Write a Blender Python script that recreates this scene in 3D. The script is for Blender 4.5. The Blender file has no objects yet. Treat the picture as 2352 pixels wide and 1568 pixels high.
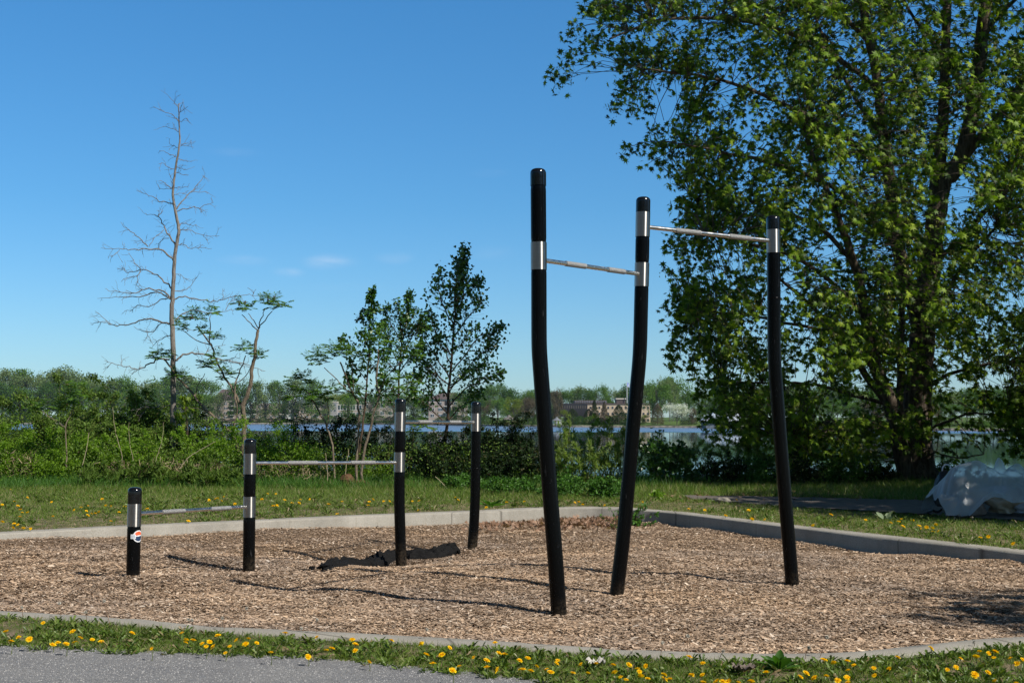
import bpy, bmesh, math, random
import numpy as np
from mathutils import Vector, Matrix, noise

# ------------------------------------------------------------------ camera, sky, sun, exposure
scene = bpy.context.scene
C = scene.collection
W_PX, H_PX, F_PX, HORIZON, EYE = 2352.0, 1568.0, 3000.0, 962.0, 1.43
PITCH = math.atan((HORIZON - H_PX / 2) / F_PX)
cam_d = bpy.data.cameras.new('camera'); cam = bpy.data.objects.new('camera', cam_d); C.objects.link(cam)
cam_d.sensor_width = 36.0; cam_d.lens = F_PX / W_PX * 36.0; cam_d.clip_end = 9000; cam_d.clip_start = 0.1
cam.location = (0, 0, EYE); cam.rotation_euler = (math.pi / 2 + PITCH, 0, 0)
scene.camera = cam

SUN_EL, SUN_AZ = math.radians(44.5), math.radians(127)      # azimuth clockwise from +Y
world = bpy.data.worlds.new("World"); scene.world = world; world.use_nodes = True
nt = world.node_tree; nt.nodes.clear()
wo = nt.nodes.new('ShaderNodeOutputWorld'); bg = nt.nodes.new('ShaderNodeBackground')
sky = nt.nodes.new('ShaderNodeTexSky'); sky.sky_type = 'NISHITA'; sky.sun_disc = False
sky.sun_elevation = SUN_EL; sky.sun_rotation = SUN_AZ
sky.air_density = 1.0; sky.dust_density = 0.15; sky.ozone_density = 1.6; sky.altitude = 0
bg.inputs['Strength'].default_value = 0.109
# thin high cloud wisps, part of the sky itself
tc = nt.nodes.new('ShaderNodeTexCoord'); mp = nt.nodes.new('ShaderNodeMapping')
mp.inputs['Scale'].default_value = (26, 26, 90); mp.inputs['Rotation'].default_value = (0, math.radians(-6), 0)
nz = nt.nodes.new('ShaderNodeTexNoise'); nz.inputs['Scale'].default_value = 1.3; nz.inputs['Detail'].default_value = 6
nz.inputs['Distortion'].default_value = 0.4
rp = nt.nodes.new('ShaderNodeValToRGB'); rp.color_ramp.elements[0].position = 0.30; rp.color_ramp.elements[1].position = 0.75
rp.color_ramp.elements[1].color = (0.27, 0.27, 0.27, 1)
mx = nt.nodes.new('ShaderNodeMixRGB'); mx.inputs[2].default_value = (6.2, 6.8, 7.8, 1)
nt.links.new(tc.outputs['Generated'], mp.inputs[0]); nt.links.new(mp.outputs[0], nz.inputs['Vector'])
nt.links.new(nz.outputs['Fac'], rp.inputs[0])
acc = None                                     # a few faint wisps low in the north-west sky
for (cx_, cy_, wx, wy, am) in ((560, 597, 70, 15, .7), (757, 602, 74, 24, 1.0), (662, 625, 44, 15, .8), (905, 592, 55, 18, .6), (1120, 398, 60, 12, .22), (540, 350, 70, 14, .18), (1130, 580, 70, 26, .18), (800, 660, 120, 14, .12)):
    dx_ = (cx_ - W_PX / 2) / F_PX; uz_ = (H_PX / 2 - cy_) / F_PX; v_ = Vector((dx_, math.cos(PITCH) - uz_ * math.sin(PITCH), math.sin(PITCH) + uz_ * math.cos(PITCH))).normalized()
    s1 = nt.nodes.new('ShaderNodeVectorMath'); s1.operation = 'SUBTRACT'; nt.links.new(tc.outputs['Generated'], s1.inputs[0]); s1.inputs[1].default_value = v_
    s2 = nt.nodes.new('ShaderNodeVectorMath'); s2.operation = 'MULTIPLY'; nt.links.new(s1.outputs[0], s2.inputs[0]); s2.inputs[1].default_value = (F_PX / wx, 1.5, F_PX / wy)
    s3 = nt.nodes.new('ShaderNodeVectorMath'); s3.operation = 'LENGTH'; nt.links.new(s2.outputs[0], s3.inputs[0])
    s4 = nt.nodes.new('ShaderNodeMapRange'); s4.interpolation_type = 'SMOOTHERSTEP'; s4.inputs[1].default_value = 1.15; s4.inputs[2].default_value = 0.0; s4.inputs[4].default_value = am; nt.links.new(s3.outputs['Value'], s4.inputs[0])
    if acc is None: acc = s4.outputs[0]
    else:
        ad = nt.nodes.new('ShaderNodeMath'); ad.operation = 'ADD'; nt.links.new(acc, ad.inputs[0]); nt.links.new(s4.outputs[0], ad.inputs[1]); acc = ad.outputs[0]
ml = nt.nodes.new('ShaderNodeMath'); ml.operation = 'MULTIPLY'; nt.links.new(acc, ml.inputs[0]); nt.links.new(rp.outputs[0], ml.inputs[1]); nt.links.new(ml.outputs[0], mx.inputs[0])
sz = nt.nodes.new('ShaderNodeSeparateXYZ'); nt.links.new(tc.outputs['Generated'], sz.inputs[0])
tint = nt.nodes.new('ShaderNodeValToRGB'); te = tint.color_ramp.elements      # cool horizon instead of a yellow one; sky overhead darkened to cut shadow fill
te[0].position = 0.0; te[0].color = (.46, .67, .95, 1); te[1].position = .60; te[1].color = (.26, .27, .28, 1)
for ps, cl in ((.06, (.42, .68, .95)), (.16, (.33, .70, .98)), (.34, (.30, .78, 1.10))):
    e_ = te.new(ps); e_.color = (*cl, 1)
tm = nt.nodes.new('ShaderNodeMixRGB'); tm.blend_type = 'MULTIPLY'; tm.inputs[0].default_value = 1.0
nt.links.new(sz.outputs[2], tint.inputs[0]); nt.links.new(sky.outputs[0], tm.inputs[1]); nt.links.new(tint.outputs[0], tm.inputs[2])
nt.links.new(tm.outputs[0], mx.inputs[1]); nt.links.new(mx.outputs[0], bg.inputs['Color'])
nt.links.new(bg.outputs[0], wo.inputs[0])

sl = bpy.data.lights.new('sun', 'SUN'); sl.energy = 5.0; sl.angle = math.radians(0.53); sl.color = (1.0, 0.95, 0.87)
so = bpy.data.objects.new('sun', sl); C.objects.link(so)
SUN_DIR = Vector((math.sin(SUN_AZ) * math.cos(SUN_EL), math.cos(SUN_AZ) * math.cos(SUN_EL), math.sin(SUN_EL)))
so.rotation_euler = SUN_DIR.to_track_quat('Z', 'Y').to_euler(); so.location = SUN_DIR * 60
scene.view_settings.view_transform = 'Standard'; scene.view_settings.look = 'None'
scene.view_settings.exposure = 0.21; scene.view_settings.gamma = 1.0
scene.cycles.max_bounces = 6; scene.cycles.transparent_max_bounces = 12; scene.cycles.transmission_bounces = 4
scene.cycles.diffuse_bounces = 3; scene.cycles.glossy_bounces = 3
scene.cycles.use_denoising = True

# ------------------------------------------------------------------ helpers
rng = np.random.default_rng(7); random.seed(7)
_cp, _sp = math.cos(PITCH), math.sin(PITCH)
def ray(px, py):
    x = (px - W_PX / 2) / F_PX; u = (H_PX / 2 - py) / F_PX
    return Vector((x, _cp - u * _sp, _sp + u * _cp))
def gp(px, py, z=0.0):                 # point of the horizontal level z seen at (px, py)
    r = ray(px, py); t = (z - EYE) / r.z
    return Vector((r.x * t, r.y * t, z))
def at(px, py, d):                     # point at distance y = d
    r = ray(px, py); t = d / r.y
    return Vector((r.x * t, d, EYE + r.z * t))
K = W_PX / 4096.0
def cv(ox, oy, s, pts):                # photograph crop coordinates -> photograph coordinates used here
    return [((ox + x / s) * K, (oy + y / s) * K) for x, y in pts]

MATS = {}
def new_mat(name):
    m = bpy.data.materials.new(name); m.use_nodes = True; MATS[name] = m
    t = m.node_tree; return m, t, t.nodes['Principled BSDF']
def ramp(t, fac, cols, interp='LINEAR'):
    r = t.nodes.new('ShaderNodeValToRGB'); cr = r.color_ramp; cr.interpolation = interp
    while len(cr.elements) < len(cols): cr.elements.new(0.5)
    for e, (p, c) in zip(cr.elements, cols): e.position = p; e.color = (*c, 1)
    t.links.new(fac, r.inputs[0]); return r.outputs[0]
def tnoise(t, scale, detail=4, rough=0.55, vec=None, dist=0.0):
    n = t.nodes.new('ShaderNodeTexNoise'); n.inputs['Scale'].default_value = scale
    n.inputs['Detail'].default_value = detail; n.inputs['Roughness'].default_value = rough; n.inputs['Distortion'].default_value = dist
    if vec is None:
        g = t.nodes.new('ShaderNodeNewGeometry'); vec = g.outputs['Position']
    t.links.new(vec, n.inputs['Vector']); return n.outputs['Fac']
def tmap(t, scale, rot=(0, 0, 0), obj=False):
    m = t.nodes.new('ShaderNodeMapping'); m.inputs['Scale'].default_value = scale; m.inputs['Rotation'].default_value = rot
    if obj:
        c = t.nodes.new('ShaderNodeTexCoord'); t.links.new(c.outputs['Object'], m.inputs[0])
    else:
        g = t.nodes.new('ShaderNodeNewGeometry'); t.links.new(g.outputs['Position'], m.inputs[0])
    return m.outputs[0]
def tmix(t, fac, a, b, mode='MIX'):
    m = t.nodes.new('ShaderNodeMixRGB'); m.blend_type = mode
    for i, v in ((0, fac), (1, a), (2, b)):
        if isinstance(v, (int, float)): m.inputs[i].default_value = v
        elif isinstance(v, tuple): m.inputs[i].default_value = (*v, 1)
        else: t.links.new(v, m.inputs[i])
    return m.outputs[0]
def tbump(t, p, h, strength=0.5, dist=0.02):
    b = t.nodes.new('ShaderNodeBump'); b.inputs['Strength'].default_value = strength; b.inputs['Distance'].default_value = dist
    t.links.new(h, b.inputs['Height']); t.links.new(b.outputs[0], p.inputs['Normal'])

def leaf_mat(name, cols, trans=0.35, rough=0.45, spec=0.4):
    m, t, p = new_mat(name)
    g = t.nodes.new('ShaderNodeNewGeometry')
    c = ramp(t, g.outputs['Random Per Island'], cols)
    t.links.new(c, p.inputs['Base Color']); p.inputs['Roughness'].default_value = rough
    p.inputs['Specular IOR Level'].default_value = spec
    tr = t.nodes.new('ShaderNodeBsdfTranslucent')
    tcl = tmix(t, 1.0, c, (1.35, 1.5, 0.55), 'MULTIPLY'); t.links.new(tcl, tr.inputs['Color'])
    ms = t.nodes.new('ShaderNodeMixShader'); ms.inputs[0].default_value = trans
    out = t.nodes['Material Output']
    t.links.new(p.outputs[0], ms.inputs[1]); t.links.new(tr.outputs[0], ms.inputs[2]); t.links.new(ms.outputs[0], out.inputs[0])
    return m
def plain(name, col, rough=0.7, metal=0.0, var=0.25, scale=6.0, bump=0.0, bscale=60.0, spec=0.5, obj=False):
    m, t, p = new_mat(name)
    vec = tmap(t, (1, 1, 1), obj=obj)
    n = tnoise(t, scale, 5, 0.6, vec)
    lo = tuple(c * (1 - var) for c in col); hi = tuple(min(1, c * (1 + var)) for c in col)
    t.links.new(ramp(t, n, [(0.3, lo), (0.7, hi)]), p.inputs['Base Color'])
    p.inputs['Roughness'].default_value = rough; p.inputs['Metallic'].default_value = metal; p.inputs['Specular IOR Level'].default_value = spec
    if bump: tbump(t, p, tnoise(t, bscale, 4, 0.6, vec), bump, 0.02)
    return m

def tag(o, label=None, cat=None, group=None, kind=None):
    if label: o['label'] = label
    if cat: o['category'] = cat
    if group: o['group'] = group
    if kind: o['kind'] = kind
    return o
def empty(name, loc, label, cat, group=None):
    o = bpy.data.objects.new(name, None); o.empty_display_size = 0.1; C.objects.link(o); o.location = loc
    return tag(o, label, cat, group)
def link(name, me, mat, parent=None):
    for m in (mat if isinstance(mat, (list, tuple)) else [mat]): me.materials.append(m)
    o = bpy.data.objects.new(name, me); C.objects.link(o)
    if parent is not None:
        o.parent = parent; o.matrix_parent_inverse = Matrix.Translation(-Vector(parent_origin(parent)))
    return o
def parent_origin(p):
    v = Vector(p.location)
    if p.parent is not None: v = Vector((0, 0, 0)) if p.type == 'MESH' else v
    return v
def mesh_np(name, V, F, mat, parent=None, smooth=False, mi=None):
    V = np.asarray(V, dtype=np.float32).reshape(-1, 3)
    me = bpy.data.meshes.new(name)
    Fs = [np.asarray(f, dtype=np.int32) for f in (F if isinstance(F, list) else [F]) if len(f)]
    me.vertices.add(len(V)); me.vertices.foreach_set('co', V.ravel())
    nl = sum(f.size for f in Fs); npoly = sum(len(f) for f in Fs)
    me.loops.add(nl); me.loops.foreach_set('vertex_index', np.concatenate([f.ravel() for f in Fs]))
    tot = np.concatenate([np.full(len(f), f.shape[1], np.int32) for f in Fs])
    st = np.concatenate([[0], np.cumsum(tot)[:-1]]).astype(np.int32)
    me.polygons.add(npoly); me.polygons.foreach_set('loop_start', st)
    try: me.polygons.foreach_set('loop_total', tot)
    except Exception: pass
    me.update(calc_edges=True)
    if smooth: me.polygons.foreach_set('use_smooth', np.ones(npoly, bool)); (me.set_sharp_from_angle(angle=math.radians(50)) if npoly < 6000 else None)
    if mi is not None: me.polygons.foreach_set('material_index', np.asarray(mi, dtype=np.int32))
    return link(name, me, mat, parent)
def from_bm(name, bm, mat, parent=None, smooth=False):
    me = bpy.data.meshes.new(name); bm.normal_update(); bm.to_mesh(me); bm.free()
    if smooth: me.polygons.foreach_set('use_smooth', np.ones(len(me.polygons), bool))
    return link(name, me, mat, parent)
def box_bm(bm, x0, x1, y0, y1, z0, z1, bevel=0.0):
    r = bmesh.ops.create_cube(bm, size=1.0)
    for v in r['verts']:
        v.co = Vector((x0 + (v.co.x + .5) * (x1 - x0), y0 + (v.co.y + .5) * (y1 - y0), z0 + (v.co.z + .5) * (z1 - z0)))
    if bevel: bmesh.ops.bevel(bm, geom=list({e for v in r['verts'] for e in v.link_edges}), offset=bevel, segments=2, affect='EDGES')
def rand_rot(n, up=0.0):
    """random rotations; up > 0 pulls each leaf's normal (local Z) towards the sky"""
    z = rng.normal(size=(n, 3)); z[:, 2] += up * np.sign(rng.random(n) + 1); z /= np.linalg.norm(z, axis=1)[:, None] + 1e-9
    a = rng.normal(size=(n, 3)); x = np.cross(a, z); x /= np.linalg.norm(x, axis=1)[:, None] + 1e-9
    y = np.cross(z, x); return np.stack([x, y, z], axis=2)
def dir_rot(D, roll=None):
    """rotations that send local Y along D"""
    D = np.asarray(D, float); D = D / (np.linalg.norm(D, axis=1)[:, None] + 1e-9); n = len(D)
    a = rng.normal(size=(n, 3)) if roll is None else np.tile(np.asarray(roll, float), (n, 1)) + rng.normal(size=(n, 3)) * 0.35
    x = np.cross(D, a); x /= np.linalg.norm(x, axis=1)[:, None] + 1e-9
    z = np.cross(x, D); return np.stack([x, D, z], axis=2)
def scatter(tv, tf, P, R, S):
    tv = np.asarray(tv, float); tf = np.asarray(tf); n = len(P)
    S = np.asarray(S, float)
    sv = tv[None] * (S[:, None, None] if S.ndim == 1 else S[:, None, :])
    V = np.einsum('nij,nkj->nki', R, sv) + np.asarray(P)[:, None, :]
    F = tf[None] + (np.arange(n) * len(tv))[:, None, None]
    return V.reshape(-1, 3), F.reshape(-1, tf.shape[1])
def join(parts):
    Vs, Fs, o = [], [], 0
    for V, F in parts:
        Vs.append(V); Fs.append(F + o); o += len(V)
    return np.concatenate(Vs), np.concatenate(Fs)
# leaf outlines: local Y is the leaf's length, base at the origin
def _maple():
    a = [(0, -.02), (.34, -.20), (.24, .08), (.68, .20), (.26, .34), (.52, .74), (.13, .50), (0, 1.05), (-.13, .50), (-.52, .74), (-.26, .34), (-.68, .20), (-.24, .08), (-.34, -.20)]
    v = [(x, y, -.16 * abs(x) - .12 * y * y) for x, y in a] + [(0, .3, .05)]
    return v, [(i, (i + 1) % 14, 14) for i in range(14)]
MAPLE = _maple()
OVAL = ([(0, 0, 0), (.26, .42, .05), (0, 1, -.08), (-.26, .42, .05)], [(0, 1, 2, 3)])
OVAL2 = ([(0, 0, 0), (.2, .2, .05), (.26, .5, .05), (.12, .84, 0), (0, 1, -.1), (-.12, .84, 0), (-.26, .5, .05), (-.2, .2, .05), (0, .5, -.02)], [(i, (i + 1) % 8, 8) for i in range(8)])
HEART = ([(0, 0, 0), (.3, -.05, .04), (.46, .22, .06), (.3, .55, .04), (0, 1.0, -.06), (-.3, .55, .04), (-.46, .22, .06), (-.3, -.05, .04), (0, .3, -.04)], [(i, (i + 1) % 8, 8) for i in range(8)])
NARROW = ([(0, 0, 0), (.09, .4, .02), (0, 1, -.1), (-.09, .4, .02)], [(0, 1, 2, 3)])
def tube(pts, rad, n=6, cap=False):
    pts = np.asarray([tuple(p) for p in pts], float); m = len(pts)
    rad = np.broadcast_to(np.asarray(rad, float), (m,))
    T = np.gradient(pts, axis=0); T /= np.linalg.norm(T, axis=1)[:, None] + 1e-9
    ref = np.array([0.31, 0.9, 0.12]) if abs(T[0][1]) < 0.8 else np.array([1.0, 0.1, 0.2])
    X = np.cross(T, ref); X /= np.linalg.norm(X, axis=1)[:, None] + 1e-9; Y = np.cross(T, X)
    a = np.arange(n) / n * 2 * math.pi
    V = pts[:, None, :] + rad[:, None, None] * (np.cos(a)[None, :, None] * X[:, None, :] + np.sin(a)[None, :, None] * Y[:, None, :])
    i = np.arange(m - 1)[:, None] * n; j = np.arange(n)[None, :]; k = (j + 1) % n
    F = np.stack([i + j, i + k, i + n + k, i + n + j], axis=2).reshape(-1, 4)
    V = V.reshape(-1, 3)
    if cap:      # closing the end with a degenerate quad fan about a centre vertex
        c = len(V); V = np.vstack([V, pts[-1][None], pts[0][None]])
        jj = np.arange(n); kk = (jj + 1) % n; o = (m - 1) * n
        F = np.vstack([F, np.stack([o + jj, o + kk, np.full(n, c), np.full(n, c)], 1)[:, [0, 1, 2, 3]]]) if False else F
    return V, F
def smooth_path(pts, sub=3, wob=0.0):
    pts = [Vector(p) for p in pts]; out = []
    for i in range(len(pts) - 1):
        p0 = pts[max(0, i - 1)]; p1 = pts[i]; p2 = pts[i + 1]; p3 = pts[min(len(pts) - 1, i + 2)]
        for s in range(sub):
            t = s / sub
            q = 0.5 * ((2 * p1) + (p2 - p0) * t + (2 * p0 - 5 * p1 + 4 * p2 - p3) * t * t + (3 * p1 - p0 - 3 * p2 + p3) * t ** 3)
            if wob and out: q = q + Vector((random.gauss(0, wob), random.gauss(0, wob), random.gauss(0, wob)))
            out.append(q)
    out.append(pts[-1]); return out
def in_poly(X, Y, poly):
    X = np.asarray(X); Y = np.asarray(Y); r = np.zeros(X.shape, bool); n = len(poly); j = n - 1
    for i in range(n):
        xi, yi = poly[i][0], poly[i][1]; xj, yj = poly[j][0], poly[j][1]
        if yi != yj:
            c = ((yi > Y) != (yj > Y)) & (X < (xj - xi) * (Y - yi) / (yj - yi) + xi); r ^= c
        j = i
    return r
def dist_line(X, Y, line, closed=False):
    d = np.full(np.shape(X), 1e9); n = len(line)
    for i in range(n if closed else n - 1):
        ax, ay = line[i][:2]; bx, by = line[(i + 1) % n][:2]; L = (bx - ax) ** 2 + (by - ay) ** 2 + 1e-9
        t = np.clip(((X - ax) * (bx - ax) + (Y - ay) * (by - ay)) / L, 0, 1)
        d = np.minimum(d, np.hypot(X - ax - t * (bx - ax), Y - ay - t * (by - ay)))
    return d
def vnoise(X, Y, s, seed=0):            # smooth value noise, numpy
    r = np.random.default_rng(seed); g = r.random((64, 64)); x = np.asarray(X) / s + 17.3; y = np.asarray(Y) / s + 9.1
    xi = np.floor(x).astype(int); yi = np.floor(y).astype(int); fx = x - xi; fy = y - yi
    fx = fx * fx * (3 - 2 * fx); fy = fy * fy * (3 - 2 * fy)
    a = g[xi % 64, yi % 64]; b = g[(xi + 1) % 64, yi % 64]; c = g[xi % 64, (yi + 1) % 64]; d = g[(xi + 1) % 64, (yi + 1) % 64]
    return (a * (1 - fx) + b * fx) * (1 - fy) + (c * (1 - fx) + d * fx) * fy

# ------------------------------------------------------------------ layout of the ground
KERB_Z = 0.12
back_edge = [gp(x, y, KERB_Z) for x, y in [(0, 1225), (300, 1209), (574, 1197), (804, 1186), (1101, 1174), (1250, 1167), (1340, 1165.5), (1420, 1167), (1465, 1171), (1550, 1177.6), (1830, 1211.5), (2352, 1269.5)]]
near_edge = [gp(x, y, KERB_Z) for x, y in [(0, 1401), (287, 1417), (478, 1435), (804, 1451), (1146, 1470), (1405, 1487), (1608, 1495.5), (1789, 1498.8), (1959, 1494.4), (2130, 1477), (2352, 1460)]]
b0, b1 = back_edge[0], back_edge[1]; b9, b8 = back_edge[-1], back_edge[-2]
BED = [(b0 + (b0 - b1).normalized() * 6)] + back_edge + [b9 + (b9 - b8).normalized() * 2.3, Vector((6.1, 9.0, KERB_Z)), Vector((4.4, 8.1, KERB_Z))] + near_edge[::-1] + [Vector((-5.2, 9.6, KERB_Z)), Vector((-10.0, 11.0, KERB_Z))]
BED2 = [(p.x, p.y) for p in BED]
post_feet = [  # photo foot pixel, width px at the collar -> distance
    (305.5, 1321, 30.5), (572, 1311.5, 27.4), (922, 1302.5, 24.9), (1084.5, 1256.5, 22.8), (1284, 1410, 36.0), (1416, 1366, 32.5), (1820, 1342.5, 30.7)]
POST_D = 0.114
def foot(i):
    x, y, w = post_feet[i]; return at(x, y, F_PX * POST_D / w)
ctrl = [foot(i) for i in range(7)]
for (x, y, z) in [(0, 1240, .05), (574, 1215, .03), (1101, 1196, -.05), (1248, 1195, -.06), (1450, 1199, -.055), (1550, 1206, -.05), (2352, 1290, .03), (1830, 1236, -.05), (1950, 1258, -.055), (2050, 1268, -.06), (2191, 1281, -.027)]:
    ctrl.append(gp(x, y, z))
for p in near_edge: ctrl.append(Vector((p.x, p.y + .05, .095)))
for p in near_edge[::2]: ctrl.append(Vector((p.x, p.y + .7, .05)))
ctrl += [gp(x, y, z) for x, y, z in [(820, 1280, -.10), (1000, 1262, -.09), (200, 1300, .07), (362, 1275, .066), (470, 1297, .013), (645, 1252.6, 0), (680, 1266, -.053), (776, 1288, -.119), (835, 1238, -.044), (198, 1315, .065), (1016, 1378, .02), (804, 1350, .038), (688, 1347, .006), (1200, 1330, .065), (1009, 1315, .058), (1554, 1315.6, .038), (1299, 1300, .016), (945, 1313, .0), (1600, 1290, .02), (2100, 1340, .02), (2000, 1300, -.02), (1500, 1240, -.03)]]
CX = np.array([[p.x, p.y, p.z] for p in ctrl])
def bed_h(X, Y):
    X = np.asarray(X, float); Y = np.asarray(Y, float)
    d2 = (X[..., None] - CX[:, 0]) ** 2 + (Y[..., None] - CX[:, 1]) ** 2 + 0.01
    w = 1 / d2 ** 1.3
    h = (w * CX[:, 2]).sum(-1) / w.sum(-1)
    h = h + (vnoise(X, Y, .55, 3) - .5) * .035 + (vnoise(X, Y, .21, 4) - .5) * .018
    for i in range(7):
        f = CX[i]; r = np.hypot(X - f[0], Y - f[1]); h = h * (1 - np.exp(-(r / .12) ** 2)) + f[2] * np.exp(-(r / .12) ** 2)
    return h
BANK0, BANK1, WATER_Z = 29.5, 33.5, -1.5
def ground_h(X, Y):
    X = np.asarray(X, float); Y = np.asarray(Y, float)
    h = .105 + (vnoise(X, Y, 1.6, 5) - .5) * .04 * np.clip((Y - 10) / 6, 0, 1)
    edge = BANK0 + (vnoise(X, Y * 0, 4, 6) - .5) * 2
    t = np.clip((Y - edge) / (BANK1 - BANK0), 0, 3)
    h = h - 1.15 * t * t * (t < 1) - (t >= 1) * (1.15 + (t - 1) * .9)
    inside = in_poly(X, Y, BED2); d = dist_line(X, Y, BED2, True)
    return np.where(inside & (d > -1), -.35, np.where(d < .16, -.35, h)) if X.shape else h
path_edge = [gp(x, y, .10) for x, y in [(-500, 1462), (0, 1484), (300, 1499), (700, 1514), (1050, 1545), (1250, 1568), (1500, 1620), (1900, 1700)]]
PATH = [(p.x, p.y) for p in path_edge] + [(1.6, 2.0), (-8, 1.0), (-14, 6)]
PAV_N = [gp(x, y, .11) for x, y in [(1560, 1147), (1800, 1166), (2352, 1199), (3000, 1238)]]
PAV_F = [gp(x, y, .11) for x, y in [(3000, 1180), (2352, 1156), (1800, 1142), (1560, 1139)]]
PAVE = [(p.x, p.y) for p in PAV_N + PAV_F]

# ------------------------------------------------------------------ terrain
def grid_axis(a, b, fine0, fine1, step, coarse):
    l = list(np.arange(a, fine0, coarse)) + list(np.arange(fine0, fine1, step)) + list(np.arange(fine1, b + .01, coarse)); return np.array(l)
gx = grid_axis(-90, 90, -14, 14, .14, 2.0); gy = grid_axis(-30, 46, 4, 26, .14, 1.0)
gx = np.concatenate([[-1500, -700, -300, -150], gx, [150, 300, 700, 1500]]); gy = np.concatenate([[-1500, -700, -300, -120, -60], gy])
GX, GY = np.meshgrid(gx, gy, indexing='xy'); GZ = ground_h(GX, GY)
nx, ny = len(gx), len(gy)
ii = np.arange(nx - 1)[None, :]; jj = np.arange(ny - 1)[:, None] * nx
F = np.stack([jj + ii, jj + ii + 1, jj + ii + 1 + nx, jj + ii + nx], 2).reshape(-1, 4)
m, t, p = new_mat('soil_and_turf')
n1 = tnoise(t, 1.1, 5, .6); n2 = tnoise(t, 38, 4, .7); n3 = tnoise(t, 7, 4, .6)
soil = ramp(t, n2, [(.3, (.14, .105, .07)), (.7, (.30, .235, .165))])
turf = ramp(t, n2, [(.3, (.05, .07, .018)), (.7, (.13, .14, .05))])
t.links.new(tmix(t, ramp(t, n3, [(.42, (0, 0, 0)), (.6, (1, 1, 1))]), turf, soil), p.inputs['Base Color'])
p.inputs['Roughness'].default_value = .95; p.inputs['Specular IOR Level'].default_value = .1; tbump(t, p, n2, .8, .03)
tag(mesh_np('ground', np.stack([GX, GY, GZ], 2), F, m, smooth=True), kind='structure')

# mulch bed surface
bx_ = np.arange(-14, 7.2, .1); by_ = np.arange(7.0, 21.5, .1)
BX, BY = np.meshgrid(bx_, by_, indexing='xy'); BZ = bed_h(BX, BY) - .012
keep = in_poly(BX, BY, BED2) | (dist_line(BX, BY, BED2, True) < .14)
idx = np.arange(BX.size).reshape(BX.shape)
q = np.stack([idx[:-1, :-1], idx[:-1, 1:], idx[1:, 1:], idx[1:, :-1]], 2).reshape(-1, 4); kf = keep.ravel()
q = q[kf[q].all(1)]
m, t, p = new_mat('mulch_base')
a = tnoise(t, 1, 6, .75, tmap(t, (60, 130, 60), (0, 0, .4))); b = tnoise(t, 1, 5, .7, tmap(t, (140, 50, 60), (0, 0, -.3)))
cc = tmix(t, .5, a, b); t.links.new(ramp(t, cc, [(.36, (.045, .028, .017)), (.5, (.20, .135, .085)), (.66, (.36, .26, .175))]), p.inputs['Base Color'])
p.inputs['Roughness'].default_value = .95; p.inputs['Specular IOR Level'].default_value = .1; tbump(t, p, cc, 1.0, .03)
tag(mesh_np('mulch_bed', np.stack([BX, BY, BZ], 2), q, m, smooth=True), kind='structure')

# wood chips lying on it
def chips(n, ylo, yhi, xlo, xhi, lo, hi):
    X = rng.uniform(xlo, xhi, n); Y = rng.uniform(ylo, yhi, n)
    k = in_poly(X, Y, BED2) & (dist_line(X, Y, BED2, True) > .02) & (np.abs(X) < Y * .43 + .9) & (Y > 7.0)
    X, Y = X[k], Y[k]; n = len(X)
    L = np.exp(rng.normal(math.log((lo + hi) / 2), .42, n)); L = np.clip(L, lo * .5, hi * 2.0)
    rot = rand_rot(n, 5.5); Z = bed_h(X, Y) + rng.uniform(-.003, .010, n)
    return X, Y, Z, L, rot
CH = ([(-.13, -.5, 0), (.13, -.42, .0), (.16, .1, .02), (.09, .5, -.03), (-.10, .46, -.03), (-.17, 0, .03)], [(0, 1, 2, 5), (5, 2, 3, 4)])
parts = []
for n, yl, yh in ((470000, 7.0, 10.6), (370000, 10.6, 14.5), (200000, 14.5, 20.5)):
    X, Y, Z, L, R = chips(n, yl, yh, -9, 6.5, .017, .034)
    S = np.stack([L * rng.uniform(.45, 1.25, len(L)), L, L * .6], 1)
    parts.append(scatter(CH[0], CH[1], np.stack([X, Y, Z], 1), R, S))
V, F = join(parts)
m, t, p = new_mat('wood_chip')
g = t.nodes.new('ShaderNodeNewGeometry')
c0 = ramp(t, g.outputs['Random Per Island'], [(0, (.12, .085, .058)), (.18, (.25, .182, .125)), (.5, (.440, .322, .225)), (.8, (.57, .435, .320)), (.95, (.62, .515, .41)), (1, (.74, .65, .55))])
big = ramp(t, tnoise(t, .55, 3, .5), [(.33, (.78, .77, .78)), (.67, (1.08, 1.0, .90))])
t.links.new(tmix(t, 1.0, c0, big, 'MULTIPLY'), p.inputs['Base Color']); p.inputs['Roughness'].default_value = .85; p.inputs['Specular IOR Level'].default_value = .25
tag(mesh_np('wood_chips', V, F, m), 'loose tan and brown wood chips covering the exercise bed', 'wood chips', kind='stuff')

# kerbs
def concrete(name, base, stain):
    m, t, p = new_mat(name)
    n1 = tnoise(t, 2.2, 6, .65); n2 = tnoise(t, 90, 3, .6); drip = tnoise(t, 1, 4, .7, tmap(t, (16, 16, 1.4)))
    c = ramp(t, n1, [(.3, tuple(v * .78 for v in base)), (.7, tuple(min(1, v * 1.12) for v in base))])
    c = tmix(t, ramp(t, drip, [(.52, (0, 0, 0)), (.72, (.55, .55, .55))]), c, stain)
    c = tmix(t, .35, c, ramp(t, n2, [(.35, (.25, .25, .25)), (.65, (.85, .85, .85))]), 'SOFT_LIGHT')
    vo = t.nodes.new('ShaderNodeTexVoronoi'); vo.feature = 'DISTANCE_TO_EDGE'; vo.inputs['Scale'].default_value = .42; t.links.new(tmap(t, (1, 1, .02)), vo.inputs['Vector'])
    c = tmix(t, ramp(t, vo.outputs['Distance'], [(.0, (.75, .75, .75)), (.0035, (0, 0, 0))]), c, (.07, .062, .05))
    t.links.new(c, p.inputs['Base Color']); p.inputs['Roughness'].default_value = .9; p.inputs['Specular IOR Level'].default_value = .2
    tbump(t, p, n2, .5, .008); return m
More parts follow.
